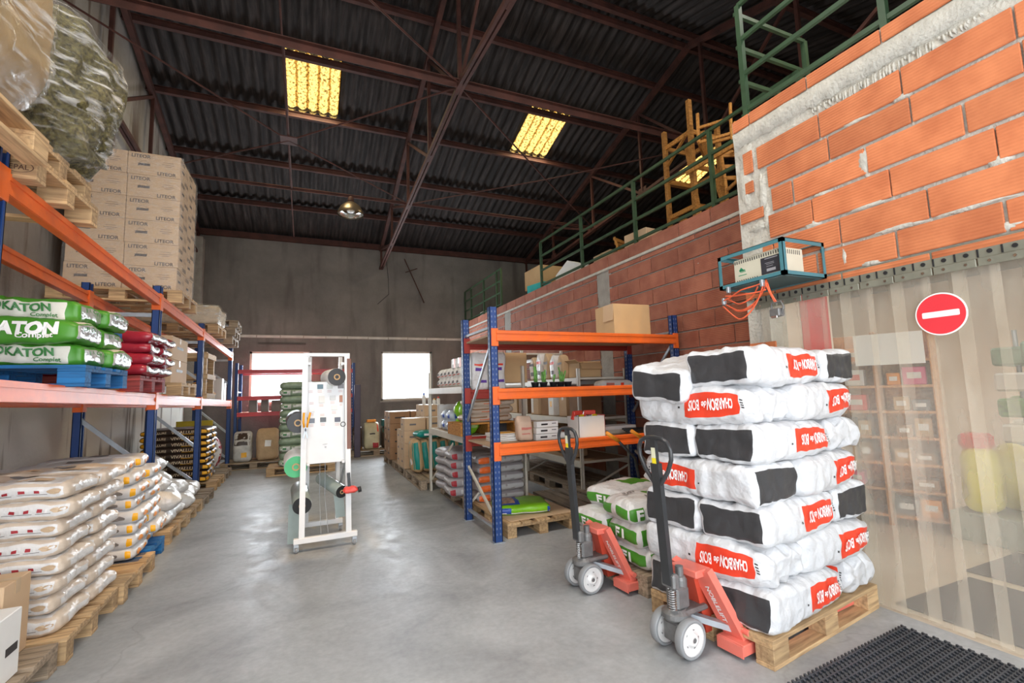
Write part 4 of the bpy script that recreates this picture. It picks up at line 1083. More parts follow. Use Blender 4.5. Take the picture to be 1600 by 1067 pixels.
for k in range(3):
    pallet('aged', -1.86 + .03 * k, 10.2, zpl(10.2) + k * .146, 0.02 * k, '%s of three empty pallets at the far end of the top rack level' % ['lowest', 'middle', 'topmost'][k], 'empty pallets on the rack')
# ---- middle level loads
def zml(y): return zl(y) + .003
pallet('blue', -1.95, 4.38, zml(4.4), 0, 'blue pallet on the middle rack level under the green feed bags')
def make_brok(kind, seed):
    b = Bag(.64 if kind == 0 else .80, .40, .150, seed, rnd=.30, taper=.10, bulge=.010, wr=.016, wf=7)
    t = thing('feed_bag', 'x', 'bag')
    if kind == 0: b.patch = [('-y', -.80, .72, -.75, .78, 1), ('+x', -.85, .85, -.6, .7, 2), ('+y', -.9, .5, -.7, .7, 1)]
    else: b.patch = [('+x', -.9, .9, -.8, .8, 2), ('+z', .55, .98, -.8, .8, 1)]
    b.body(26, 12, 8).build('bag', [GREENP, mat('cream_film', (.72, .70, .62), .35, bump=.2, bs=14), BAGSIL], t, True)
    mb = MB()
    if kind == 0:
        b.text(mb, 'BROKATON', '-y', -.05, .22, .046, .04, maxw=.41); b.text(mb, 'Complet', '-y', .42, -.38, .026, .02)
        mb.build('lettering', GREENK, t)
        m2 = MB(); b.text(m2, '20 kg', '-y', -.60, -.38, .026, .02); m2.build('weight_print', INK, t)
    else:
        b.text(mb, 'BROKATON', '-y', .05, .18, .072, .06, maxw=.60); b.text(mb, 'Complet', '-y', .48, -.42, .036, .03); mb.build('lettering', WHITEP, t)
    m3 = MB()
    for q in range(5): b.text(m3, 'BROKATON'[q], '+x', -.6 + .3 * q, .3, .035, .02)
    m3.build('end_print', GREENK, t)
    return t
B0 = (make_brok(0, 31), []); B1 = (make_brok(1, 32), [])
zb = zml(4.4) + .146; ys_ = 4.20
G_ = 'green feed bags on the blue pallet'
once(*B0, (-1.72, ys_ + .08, zb), .0, 'green feed bag with a cream name panel, bottom layer, front right', G_)
once(*B1, (-2.33, ys_ - .02, zb), PI + .2, 'plain green feed bag end sticking out at the bottom left', G_) if False else None
once(*B1, (-1.80, ys_ - .03, zb + .150), .0, 'green feed bag with large white lettering in the middle layer', G_)
once(*B0, (-1.76, ys_ + .10, zb + .302), .0, 'green feed bag with a cream name panel on top of the stack', G_)
once(*B1, (-1.74, ys_ + .42, zb), .0, 'rear green feed bag, bottom layer', G_); once(*B0, (-1.72, ys_ + .40, zb + .150), 0, 'rear green feed bag, middle layer', G_); once(*B1, (-1.78, ys_ + .43, zb + .302), 0, 'rear green feed bag, top layer', G_)
pallet('red', -1.95, 5.50, zml(5.5), 0, 'dark red pallet on the middle rack level')
def make_rb(seed):
    b = Bag(.80, .40, .10, seed, rnd=.45, taper=.25, bulge=.015, wr=.012, wf=7); t = thing('feed_bag', 'x', 'bag')
    b.patch = [('-y', -.98, .45, -.9, .9, 1), ('+z', -.98, .4, -.9, .9, 1), ('+x', -.9, .9, -.8, .8, 2)]
    b.body(16, 10, 6).build('bag', [BAGRED, BAGDB, BAGSIL], t, True); return t
RB0 = (make_rb(41), []); RB1 = (make_rb(44), [])
for k in range(4):
    for j_ in range(2): once(*(RB0, RB1)[(k + j_) % 2], (-1.70 + .03 * (k % 2), 5.32 + .40 * j_, zml(5.5) + .146 + k * .098), .04 * (k % 3 - 1), 'blue and maroon feed bag, %s of four, %s row' % (['lowest', 'second', 'third', 'top'][k], ['front', 'rear'][j_]), 'blue and maroon bags on the red pallet')
pallet('wood', -1.92, 6.85, zml(6.8), 0, 'wooden pallet on the middle rack level under two large plain cartons')
def carton(label, loc, sx, sy, sz, rz=0, m=None, group=None, tape=True, prints=(), flaps=False, name='cardboard_box', cat='box'):
    m = m or CARD; t = thing(name, label, cat, loc, rz, group)
    if flaps:
        w_ = .006
        MB().box(-sx / 2, sx / 2, -sy / 2, sy / 2, 0, w_).box(-sx / 2, -sx / 2 + w_, -sy / 2, sy / 2, 0, sz).box(sx / 2 - w_, sx / 2, -sy / 2, sy / 2, 0, sz).box(-sx / 2, sx / 2, -sy / 2, -sy / 2 + w_, 0, sz).box(-sx / 2, sx / 2, sy / 2 - w_, sy / 2, 0, sz).build('box_body', m, t)
        MB().bar((0, -sy / 2, sz), (0, -sy / 2 - sy * .16, sz - sy * .3), sx * .96, .005, up=(0, 0, 1)).build('flap', m, t)
        MB().bar((-sx / 2, 0, sz), (-sx / 2 - sx * .2, 0, sz + sx * .12), sy * .96, .005).build('flap', m, t)
    else:
        MB().bbox(-sx / 2, sx / 2, -sy / 2, sy / 2, 0, sz, .004).build('box_body', m, t)
        if tape: MB().box(-sx / 2 - .001, sx / 2 + .001, -.025, .025, sz, sz + .0015).box(-sx / 2 - .0015, -sx / 2, -.025, .025, sz - .07, sz).box(sx / 2, sx / 2 + .0015, -.025, .025, sz - .07, sz).build('tape', TAPE, t)
    for (face, u, v, wd, ht, mm) in prints:
        mb = MB(); e = .0015
        if face == '-y': mb.box(sx * (u - wd / 2), sx * (u + wd / 2), -sy / 2 - e, -sy / 2, sz * (v - ht / 2), sz * (v + ht / 2))
        elif face == '+x': mb.box(sx / 2, sx / 2 + e, sy * (u - wd / 2), sy * (u + wd / 2), sz * (v - ht / 2), sz * (v + ht / 2))
        elif face == '-x': mb.box(-sx / 2 - e, -sx / 2, sy * (u - wd / 2), sy * (u + wd / 2), sz * (v - ht / 2), sz * (v + ht / 2))
        else: mb.box(sx * (u - wd / 2), sx * (u + wd / 2), sy * (v - ht / 2), sy * (v + ht / 2), sz, sz + e)
        mb.build('printed_panel', mm, t)
    return t
PR = [('+x', 0, .55, .4, .12, GREYINK), ('-y', .3, .55, .15, .14, GREYINK), ('-y', -.2, .5, .2, .05, GREYINK)]
carton('large plain carton, lower of two beside the maroon bags', (-1.93, 6.85, zml(6.8) + .146), 1.0, .76, .27, 0, CARDL, prints=PR)
carton('large plain carton, upper of two beside the maroon bags', (-1.93, 6.85, zml(6.8) + .418), 1.0, .76, .27, 0, CARDL, prints=PR)
# upright crate frames further along
cr = thing('wooden_crate', 'open wooden crate frame standing on the middle rack level', 'crate', (-1.85, 8.85, zml(8.8)))
for x in (-.45, .38):
    for y in (-.3, .3): MB().bbox(x - .04, x + .04, y - .04, y + .04, 0, .72, .003).build('corner_post', WOOD, cr)
for z in (.04, .34, .66):
    for y in (-.345, .345): MB().bbox(-.5, .44, y - .012, y + .012, z - .04, z + .04, .002).build('slat', WOOD, cr)
    MB().bbox(.42, .44, -.34, .34, z - .04, z + .04, .002).build('slat', WOOD, cr)
sk_ = thing('straw_bundle', 'orange rope bundle beside the crate on the middle rack level', 'bundle', (-1.62, 10.0, zml(10)))
for i in range(5):
    MB().tube([(.05 * math.cos(i) - .1 + .13 * math.cos(q * .5 + i), .13 * math.sin(q * .5 + i), .10 + .05 * i + .015 * math.sin(q)) for q in range(14)], .02, 6).build('rope_loop', mat('orange_rope', (.65, .35, .10), .7, var=.2), sk_, True)
for k, (y, h) in enumerate(((10.6, .42), (10.9, .34))): carton(['tall white box at the far end of the middle rack level', 'short white box at the far end of the middle rack level'][k], (-1.6, y, zml(10.8)), .2, .22, h, 0, WHITEC)
pallet('wood', -1.95, 10.25, zml(10.2) - .001, 0, 'wooden pallet with the rope bundle on the middle rack level') if False else None

# ---- floor level under the rack
def make_lux(seed, L=.78, W=.42, T=.108):
    b = Bag(L, W, T, seed, rnd=.40, taper=.12, bulge=.010, wr=.014, wf=8); t = thing('grain_sack', 'x', 'sack')
    b.patch = [('-y', .06, .97, -.62, .72, 1), ('-y', -.97, -.08, -.70, .78, 1), ('+x', -.6, .7, -.5, .4, 1), ('+z', .1, .9, -.9, -.1, 1), ('+z', -.9, -.2, -.5, .8, 1)]
    b.body(22, 12, 6).build('sack', [mat('tan_white_film', (.62, .52, .42), .30, var=.14, vs_=9, bump=.5, bs=18), BAGWH], t, True)
    mb = MB()
    b.blob(mb, '-y', -.28, -.05, .24, .50, seed=seed, n=20); b.blob(mb, '-y', -.80, -.1, .12, .5, seed=seed + 7); b.blob(mb, '-y', .08, .1, .06, .6, seed=seed + 9); b.blob(mb, '-y', .85, .1, .10, .3, seed=seed + 1); b.blob(mb, '+z', -.3, -.3, .25, .3, seed=seed + 2); b.blob(mb, '+z', .5, -.5, .2, .25, seed=seed + 3)
    mb.build('tan_print', BAGTAN, t)['kind'] = 'stuff'
    m2 = MB()
    for q in range(3): b.spot(m2, '-y', .26 + q * .16, .32 + q * .16, -.12, .18, n=1, mi=0)
    m2.build('small_print', REDK, t)['kind'] = 'stuff'
    m3 = MB(); b.spot(m3, '-y', .20, .75, -.28, -.22, n=2); b.blob(m3, '+z', .2, .2, .18, .12); m3.build('caption_print', GREYINK, t)['kind'] = 'stuff'
    return t
G0 = (make_lux(51), []); G1 = (make_lux(52), [])
nL = ['bottom', 'second', 'third', 'fourth', 'fifth', 'sixth', 'seventh', 'top']
pallet('wood', -1.82, 3.98, 0, PI / 2 * 0, 'wooden pallet under the first stack of tan grain sacks')
pallet('wood', -1.80, 4.80, 0, 0.01, 'blond wooden pallet between the grain sacks and the next stack')
for k in range(8):
    for j_ in range(2):
        once(*(G0, G1)[(k + j_) % 2], (-1.67 + random.uniform(-.02, .02) + (.03 if k > 5 else 0), 3.86 + j_ * .43, .145 + k * .107), random.uniform(-.03, .03), 'tan and white grain sack, %s layer, %s row' % (nL[k], ['front', 'rear'][j_]), 'tan and white grain sacks stacked on the left')
def make_gr(seed):
    b = Bag(.76, .40, .105, seed, rnd=.45, taper=.18, bulge=.014, wr=.010, wf=7); t = thing('feed_sack', 'x', 'sack')
    b.patch = [('-y', .84, .95, -.75, .75, 1)]
    b.body(20, 12, 6).build('sack', [BAGLG, YELP], t, True)
    m2 = MB(); b.blob(m2, '-y', .52, 0, .20, .42, seed=seed); b.spot(m2, '+z', -.1, .3, -.5, .1); b.spot(m2, '-y', -.7, -.3, -.3, .3); m2.build('grey_print', mat('mid_grey_print', (.20, .19, .19), .6), t)['kind'] = 'stuff'
    m3 = MB(); b.blob(m3, '+x', -.4, 0, .25, .5, seed=seed); b.blob(m3, '+x', .4, 0, .2, .4, seed=seed + 2); m3.build('orange_print', STRAW, t)['kind'] = 'stuff'
    return t
H0 = (make_gr(61), []); H1 = (make_gr(62), [])
pallet('blue', -1.86, 5.35, 0, 0, 'blue pallet on the floor under the grey feed sacks') 
for k in range(8):
    for j_ in range(2):
        once(*(H0, H1)[(k + j_) % 2], (-1.70 + random.uniform(-.03, .03) + .05 * (k % 2) - (.12 if k == 7 else 0), 5.17 + j_ * .40, .145 + k * .100), random.uniform(-.05, .05) + (.12 if k == 7 else 0), 'grey feed sack with an orange corner, %s layer, %s row' % (nL[k], ['front', 'rear'][j_]), 'grey feed sacks on the floor')
pallet('wood', -1.86, 6.35, 0, 0, 'wooden pallet under the heap of white sacks'); pallet('wood', -1.86, 7.18, 0, 0, 'wooden pallet just past the heap of white sacks')
pallet('aged', -1.86, 8.02, 0, 0, 'old pallet on the floor before the dark yellow sacks')
def make_ws(seed, L=.84, W=.50, T=.175):
    b = Bag(L, W, T, seed, rnd=.48, taper=.4, bulge=.03, wr=.028, wf=5); t = thing('white_sack', 'x', 'sack')
    b.body(20, 12, 8).build('sack', BAGWH, t, True); m = MB(); b.spot(m, '+z', -.3, .3, -.3, .3); m.build('pale_label', mat('pale_label', (.7, .7, .68), .5), t); return t
S0 = (make_ws(71), []); S1 = (make_ws(72), []); S2 = (make_ws(73), [])
for i, (x, y, z, rz, lb) in enumerate([(-1.70, 6.12, .145, .05, 'white crumpled sack, lowest at the front of the heap'), (-1.72, 6.58, .145, -.1, 'white crumpled sack, lowest in the middle of the heap'), (-1.66, 6.20, .315, .2, 'white crumpled sack, second up at the front of the heap'), (-1.78, 6.62, .315, .1, 'white crumpled sack, second up in the middle of the heap'), (-1.78, 6.20, .48, -.2, 'white crumpled sack, third up at the front of the heap'), (-1.85, 6.60, .48, .3, 'white crumpled sack, third up in the middle of the heap'), (-1.95, 6.30, .64, .1, 'white crumpled sack on top of the front of the heap'), (-1.92, 6.66, .64, -.1, 'white crumpled sack on top of the middle of the heap'), (-1.70, 7.10, .145, .2, 'white crumpled sack, lowest at the far side of the heap'), (-1.80, 7.12, .29, -.1, 'white crumpled sack, upper at the far side of the heap'), (-1.76, 7.60, .145, .05, 'white sack lying alone past the heap'), (-1.8, 8.0, .145, .1, 'white flat sack next to the dark yellow stack')]):
    once(*(S0, S1, S2)[i % 3], (x, y, z), rz, lb, 'white sacks heaped on the floor')
def make_viv(seed):
    b = Bag(.90, .42, .098, seed, rnd=.46, taper=.2, bulge=.01, wr=.008, wf=7); t = thing('dark_feed_sack', 'x', 'sack')
    b.patch = [('-y', -.98, -.86, -.8, .8, 1), ('-y', .80, .98, -.6, .8, 1), ('+x', -.9, -.2, -.8, .8, 1), ('+x', .4, .9, -.8, .8, 2), ('-y', .2, .72, -.95, -.55, 1)]
    b.body(18, 8, 6).build('sack', [BAGBR, YELP, BAGSIL], t, True)
    mb = MB(); b.text(mb, 'VIVALLURE', '-y', .30, .1, .050, .02, maxw=.36); b.text(mb, 'VIVALLURE', '-y', -.5, .1, .036, .02, maxw=.24); mb.build('lettering', mat('gold_print', (.75, .62, .42), .5), t); return t
V0 = (make_viv(81), []); V1 = (make_viv(82), [])
pallet('wood', -1.92, 9.42, 0, 0, 'pallet under the dark yellow-cornered sacks')
for k in range(9):
    for j_ in range(2): once(*(V0, V1)[(k + j_) % 2], (-1.90 + random.uniform(-.02, .02), 9.23 + .41 * j_, .145 + k * .094), random.uniform(-.02, .02), 'black sack with yellow corners, %s of nine in the pile, %s row' % (['lowest', 'second', 'third', 'fourth', 'fifth', 'sixth', 'seventh', 'eighth', 'top'][k], ['front', 'rear'][j_]), 'black and yellow feed sacks under the rack')
# maroon and white sack leaning past the stack, yellow board behind
tl = thing('leaning_sack', 'maroon and white sack leaning at the far end of the rack', 'sack', (-1.50, 10.15, .145), PI / 2)
b = Bag(.5, .14, .70, 91, rnd=.4, wr=.02, wf=5); b.patch = [('-y', -.4, .4, -.9, .9, 1)]; b.body(12, 6, 14).build('sack', [BAGWH, BAGRED], tl, True)
pallet('aged', -1.92, 10.3, 0, 0, 'old pallet at the far end of the floor row under the rack')
tag(MB().bbox(-.30, .30, -.02, .02, 0, 1.05, .004).build('yellow_board', mat('yellow_board', (.62, .50, .03), .5, var=.1), None, loc=(-2.0, 10.95, 0)), 'tall yellow board standing behind the rack end', 'board')
# ---- nearest floor corner, left
pallet('aged', -1.84, 3.14, 0, 0, 'grey weathered pallet in the bottom left corner')
carton('tan cardboard box behind the white carton in the bottom left corner', (-1.58, 3.42, .145), .40, .26, .40, .0, CARDL)
carton('white carton in the bottom left corner', (-1.50, 3.13, .145), .42, .25, .31, 0, WHITEC, tape=False, prints=[('+x', .2, .45, .4, .12, INK)])

# ================================================================== BLUE AND ORANGE RACK ON THE RIGHT
bx0, bx1, by0, by1 = 1.71, 4.06, 4.40, 5.30
br = thing('pallet_rack', 'blue rack with bright orange beams and chipboard shelves against the brick wall', 'rack', (bx0, by0, 0))
for ix, x in enumerate((bx0, bx1)):
    for iy, y in enumerate((by0, by1)):
        p = MB().box(-.04, .04, -.035, -.029, 0, 2.30).box(-.04, -.034, -.035, .035, 0, 2.30).box(.034, .04, -.035, .035, 0, 2.30).box(-.04, -.02, .029, .035, 0, 2.3).box(.02, .04, .029, .035, 0, 2.3).build('post', RACKB, br, loc=(x - bx0, y - by0, 0))
        mb = MB()
        for i in range(42):
            z = .06 + i * .053
            mb.box(-.0415, -.0395, -.014, .014, z, z + .022)
            mb.box(-.024, -.012, -.0365, -.0345, z + .01, z + .030).box(.012, .024, -.0365, -.0345, z + .01, z + .030)
        o = mb.build('slots', mat('slot_light', (.14, .18, .30), .4), p); o['kind'] = 'stuff'  # paler marks painted on the post for light showing through the holes
        MB().box(-.06, .06, -.05, .05, 0, .008).build('foot_plate', GALV, p)
        for zt_ in (2.06, 1.475, .93):
            s_ = 1 if ix == 0 else -1
            if iy == 0: MB().bbox(-.03 if ix == 0 else -.045, .045 if ix == 0 else .03, -.048, -.030, zt_ - .16, zt_ + .02, .003).build('beam_connector', RACKO, p)
            else: MB().bbox(-.03 if ix == 0 else -.045, .045 if ix == 0 else .03, -.048, -.030, zt_ - .16, zt_ + .02, .003).build('beam_connector', RACKR, p)
    x_ = x - bx0
    for (za, zb_) in (((.12), (.12)), (2.10, 2.10)): MB().bar((x_, .04, za), (x_, .86, zb_), .035, .025, up=(0, 0, 1)).build('horizontal_brace', GALV, br)
    for (ya, za, yb_, zb_) in ((.86, 1.12, .04, 1.95), (.86, .60, .04, .20)): MB().bar((x_, ya, za), (x_, yb_, zb_), .03, .02, up=(1, 0, 0)).build('diagonal_brace', CREAM if za == .6 else GALV, br)
for zt_ in (2.06, 1.475, .93):
    for y, m in ((-.055, RACKO), (.90 - .02, RACKR)):
        L = bx1 - bx0
        mb = MB().bbox(.02, L - .02, y, y + .045, zt_ - .11, zt_, .003).bbox(.02, L - .02, y - .008, y, zt_ - .035, zt_ - .004, .003).bbox(.02, L - .02, y - .008, y, zt_ - .106, zt_ - .075, .003)
        mb.build('beam', m, br)
    if zt_ == 1.475:
        pass
    else: MB().bbox(.0, bx1 - bx0, .0, .875, zt_ - .045, zt_ - .025, .002).build('shelf_board', DECK, br)
for x0_ in (.05, .78, 1.51):
    MB().bbox(x0_, x0_ + .70, .0, .875, 1.475 - .045, 1.475 - .025, .002).build('shelf_board', DECK, br) if x0_ > .7 else None
MB().bbox(.30, .76, .0, .40, 1.43, 1.45, .002).build('shelf_board', DECK, br)
ZA, ZB_, ZC = .93 - .024, 1.475 - .024, 2.06 - .024
# ---- cardboard box on top with a smaller flap box
tb = carton('large tan cardboard box on the top shelf of the orange rack', (3.62, 4.80, ZC), .52, .42, .42, -.05, CARD, prints=[])
MB().bar((-.262, -.1, .42), (-.275, -.1, .22), .22, .004, up=(1, 0, 0)).build('hanging_flap', CARDL, tb)
# ---- potted plants in a black tray
pt = thing('plant_tray', 'black plastic tray of small potted cacti on the orange middle shelf', 'tray', (2.42, 4.50, ZB_))
tr = MB().bbox(-.27, .27, -.09, .09, 0, .012, .003)
for x in (-.27, .262): tr.box(x, x + .008, -.09, .09, 0, .03)
tr.box(-.27, .27, -.09, -.083, 0, .03).box(-.27, .27, .083, .09, 0, .03); tr.build('tray', PLASTK, pt)
rnd_ = random.Random(3)
for i, x in enumerate((-.20, -.10, 0.02, .11, .20)):
    p = thing('potted_cactus', ['leftmost small cactus of the tray, in a black pot', 'second small cactus from the left in the tray', 'short sprout in the middle pot of the tray', 'bushy cactus right of the middle of the tray', 'empty-looking black pot at the right end of the tray'][i], 'plant', (2.42 + x, 4.50, ZB_ + .012), group='small potted cacti in the tray')
    MB().lathe([(.030, 0), (.043, .06), (.046, .062), (.046, .07), (.038, .068), (.036, .058)], 16).build('pot', PLASTK, p, True)
    MB().lathe([(.0, .055), (.037, .058)], 14).build('soil', SOIL, p)
    if i < 4:
        mb = MB(); n = [6, 5, 2, 8][i]; H = [.20, .16, .10, .18][i]
        for k in range(n):
            a = rnd_.uniform(0, 6.28); r = rnd_.uniform(0, .026); h = H * rnd_.uniform(.5, 1); lx, ly = rnd_.uniform(-.03, .03), rnd_.uniform(-.03, .03)
            mb.tube([(r * math.cos(a), r * math.sin(a), .055), (r * math.cos(a) + lx * .5, r * math.sin(a) + ly * .5, .055 + h * .5), (r * math.cos(a) + lx, r * math.sin(a) + ly, .055 + h * .96), (r * math.cos(a) + lx, r * math.sin(a) + ly, .055 + h)], [.008, .010, .008, .002], 7)
            for q in range(8):
                z = .07 + h * q / 9; aa = q * 2.4; mb.add([(r * math.cos(a) + lx * q / 9, r * math.sin(a) + ly * q / 9, z), (r * math.cos(a) + lx * q / 9 + .02 * math.cos(aa), r * math.sin(a) + ly * q / 9 + .02 * math.sin(aa), z + .010), (r * math.cos(a) + lx * q / 9, r * math.sin(a) + ly * q / 9, z + .012)], [(0, 1, 2)])
        mb.build('stems', LEAF, p, True)
# ---- cartons behind / on the lowest orange shelf
for k in range(3):
    carton(['lowest of three flat white boxes on the orange bottom shelf', 'middle one of three flat white boxes on the orange bottom shelf', 'uppermost of three flat white boxes on the orange bottom shelf'][k], (2.42, 4.74, ZA + k * .068), .27, .20, .064, 0.05 * (k - 1), WHITEC, 'flat white boxes', prints=[('-y', -.15, .5, .3, .3, INK), ('-y', .3, .6, .2, .15, GREYINK)])
carton('low round-edged white tub box between the flat boxes and the spray carton', (2.66, 4.78, ZA), .12, .14, .06, 0, WHITEC, tape=False)
wc = thing('spray_carton', 'white display carton holding red spray guns on the orange bottom shelf', 'carton', (2.88, 4.58, ZA))
MB().box(-.17, .17, -.12, -.115, 0, .24).box(-.17, .17, .115, .12, 0, .24).box(-.17, -.165, -.12, .12, 0, .24).box(.165, .17, -.12, .12, 0, .24).box(-.17, .17, -.12, .12, 0, .005).build('carton_body', WHITEC, wc)
MB().box(.1705, .172, -.12, .12, 0, .25).build('red_edge', REDS, wc)
MB().box(-.168, .168, -.117, .117, .20, .205).build('brown_inlay', CARDD, wc)
for i, (x, r) in enumerate(((-.10, .2), (.06, -.3))):
    g = thing('spray_gun', ['left red spray gun in the white carton', 'right red spray gun in the white carton'][i], 'spray gun', (2.88 + x, 4.58, ZA + .206), r)
    MB().bbox(-.075, .06, -.02, .02, .045, .095, .008).bar((-.06, 0, .07), (-.085, 0, .0), .03, .03).build('gun_body', REDS, g)
    MB().bbox(.02, .075, -.022, .022, .0, .05, .006).build('yellow_cap', mat('yellow_cap', (.85, .65, .02), .4), g)
    MB().lathe([(.014, 0), (.014, .04)], 10, Matrix.Translation((-.01, 0, .0))).build('nozzle', GALV, g)
def paper_sack(label, loc, w_, d_, h, m, rz=0, prints=(), rip=True, seed=5, group=None, name='paper_sack', cat='sack'):
    t = thing(name, label, cat, loc, rz, group)
    b = Bag(w_, d_, h, seed, rnd=.28 * min(w_, d_) / h * .8, wr=.012, wf=6, bulge=0)
    base = b.deform
    def df(a, bb, c, off=0, axis=None):
        p = base(a, bb, c, off, axis); k = max(0, (p.z / h - .72) / .28) if rip else 0
        p.y *= 1 - .75 * k; return p
    b.deform = df
    b.body(10, 6, 14).build('sack', m, t, True)
    for (f, u0, u1, v0, v1, mm) in prints:
        mb = MB(); b.spot(mb, f, u0, u1, v0, v1, n=4); mb.build('printed_panel', mm, t)
    return t
paper_sack('beige paper sack standing beside the flat white boxes', (2.17, 4.72, ZA), .17, .13, .27, mat('beige_paper', (.66, .48, .36), .7, var=.1, bump=.4, bs=20), prints=[('-y', -.7, .7, -.1, .1, mat('pale_red_print', (.6, .2, .16), .6)), ('-y', -.7, .5, -.5, -.4, mat('pale_red_print', (.6, .2, .16), .6))])
fl = thing('file_stack', 'loose stack of white printed leaflets on the orange bottom shelf', 'papers', (1.98, 4.90, ZA))
for k in range(5): MB().bbox(-.15, .15, -.11, .11, k * .018, k * .018 + .014, .002).build('leaflet', WHITEP if k % 2 else WHITEC, fl, loc=(.01 * (k % 3), .008 * k, 0), rot=(0, 0, .08 * (k % 3 - 1)))
MB().box(-.05, .14, -.11, .08, .0865, .088).build('yellow_cover', YELP, fl)
# white trays further right on the bottom shelf
for k in range(2):
    carton(['long pale tray, lower one, right part of the orange bottom shelf', 'long pale tray, upper one, right part of the orange bottom shelf'][k], (3.42, 4.86, ZA + .045 * k), .55, .24, .043, .03 * k, WHITEC if k else CREAM, tape=False, group='pale trays')
hk = thing('garden_tools', 'bundle of dark tool handles lying on the orange bottom shelf', 'tools', (3.75, 4.62, ZA))
for k in range(4): MB().tube([(-.32, -.05 + .03 * k, .02 + .012 * k), (0, -.02 + .02 * k, .05), (.22, .02 * k, .06 + .01 * k)], .011, 7).build('tool_handle', PLASTK, hk, True)
# intermediate wooden ledge with printed sacks
wl = thing('wooden_crate', 'low slatted wooden crate under the printed beige sacks', 'crate', (2.02, 5.66, .93))
for k in range(5): MB().bbox(-.36, .36, -.28 + k * .12, -.19 + k * .12, .13, .15, .002).build('slat', WOODO, wl)
for x in (-.34, 0, .34): MB().bbox(x - .02, x + .02, -.28, .28, 0, .13, .002).build('bearer', WOODO, wl)
def make_flat(m, seed, L, W, T, prints, name, **kw):
    b = Bag(L, W, T, seed, rnd=.46, taper=.2, bulge=.012, wr=.010, wf=7); t = thing(name, 'x', 'sack')
    b.body(14, 8, 6).build('sack', m, t, True)
    for (f, u0, u1, v0, v1, mm) in prints:
        mb = MB(); b.spot(mb, f, u0, u1, v0, v1, n=4); mb.build('printed_panel', mm, t)
    return t, b
bs_, _b = make_flat(mat('beige_film', (.62, .52, .42), .4, var=.1, bump=.3, bs=14), 101, .62, .36, .10, [('-y', -.8, -.1, .0, .4, CARDD), ('-y', .1, .8, .0, .4, CARDD), ('-y', -.4, .4, -.5, -.3, RACKO)], 'beige_sack'); BSU = []
for k in range(3): once(bs_, BSU, (2.05 + .02 * k, 5.62, 1.082 + k * .096), .03 * (k - 1), ['beige printed sack, lowest of the pile on the wooden crate', 'beige printed sack, middle of the pile on the wooden crate', 'beige printed sack, top of the pile on the wooden crate'][k], 'beige printed sacks on the wooden crate')
# floor pallets inside and behind the rack
pallet('wood', 2.23, 5.03, 0, PI / 2, 'worn pallet on the floor at the front left of the orange rack')
pallet('aged', 3.10, 5.05, 0, PI / 2, 'grey pallet beside the front left one inside the orange rack')
tag(MB().bbox(-.38, .38, -.56, .56, 0, .006, .002).build('cardboard_sheet', CARDL, None, loc=(2.24, 5.05, .145), rot=(0, 0, .03)), 'flat cardboard sheet on the worn pallet of the orange rack', 'cardboard')
gb, _b = make_flat([LIME], 111, .60, .46, .095, [], 'green_feed_bag')
gb.location = (2.16, 4.86, .152); gb.rotation_euler = (0, 0, -.25); tag(gb, 'bright green and blue bag lying on the worn pallet', 'bag')
_m = MB(); _b.spot(_m, '+z', -.95, -.1, -.8, .8, n=6); _m.build('blue_panel', BLUEP, gb)
_m = MB(); _b.spot(_m, '-y', -.98, -.45, -.8, .7, n=4); _b.spot(_m, '-y', .85, .99, -.8, .7, n=2); _m.build('blue_end', BLUEP, gb)
_m = MB(); _b.spot(_m, '+z', -.75, -.25, -.6, .55, off=.005, n=4); _m.build('picture_panel', mat('picture_print', (.45, .28, .18), .4, var=.6, vs_=18), gb)
_m = MB(); _b.spot(_m, '-y', -.95, .95, -.95, -.5, n=6); _m.build('white_band', WHITEP, gb)
pallet('aged', 3.70, 6.4, 0, PI / 2, 'old pallet against the brick wall under the cream shelves, near one'); pallet('aged', 3.70, 7.65, 0, PI / 2, 'old pallet against the brick wall under the cream shelves, far one')
pallet('aged', 2.20, 6.28, 0, PI / 2, 'pallet under the grey sacks behind the orange rack')
# lying beige sack, hand truck
ls, _b = make_flat(BAGKR, 121, .72, .40, .17, [('-y', .15, .42, -.6, .5, REDK), ('+z', .3, .9, -.5, .5, REDK)], 'kraft_sack')
pallet('aged', 3.42, 4.02, 0, .05, 'brown pallet behind the green feed sacks')
KU = []
once(ls, KU, (3.25, 4.02, .145), .05, 'crumpled kraft sack with a red patch, lower of two behind the green sacks', 'kraft sacks'); once(ls, KU, (3.28, 4.04, .31), .1, 'crumpled kraft sack with a red patch, upper of two behind the green sacks', 'kraft sacks')
ht = thing('hand_truck', 'sack truck with orange grips standing in front of the orange rack', 'hand truck', (2.98, 3.63, 0), .05)
for s_ in (-1, 1):
    MB().tube([(s_ * .16 + .0, .0, .08), (s_ * .16, .0, .62), (s_ * .15 - .06, -.02, .80), (s_ * .14 - .30, -.06, .99)], .013, 8).build('side_tube', PLASTK, ht, True)
    MB().tube([(s_ * .14 - .28, -.058, .975), (s_ * .14 - .42, -.075, 1.055)], .018, 10).build('grip', STRAW, ht, True)
    M = Matrix.Translation((s_ * .22, .05, .11)) @ Matrix.Rotation(PI / 2, 4, 'Y')
    MB().lathe([(.03, -.02), (.10, -.025), (.11, 0), (.10, .025), (.03, .02)], 20, M).build('wheel', PLASTK, ht, True)
for z in (.2, .45): MB().tube([(-.16, 0, z), (.16, 0, z)], .009, 6).build('cross_bar', PLASTK, ht)
MB().box(-.2, .2, -.22, .0, .01, .02).build('toe_plate', PLASTK, ht)
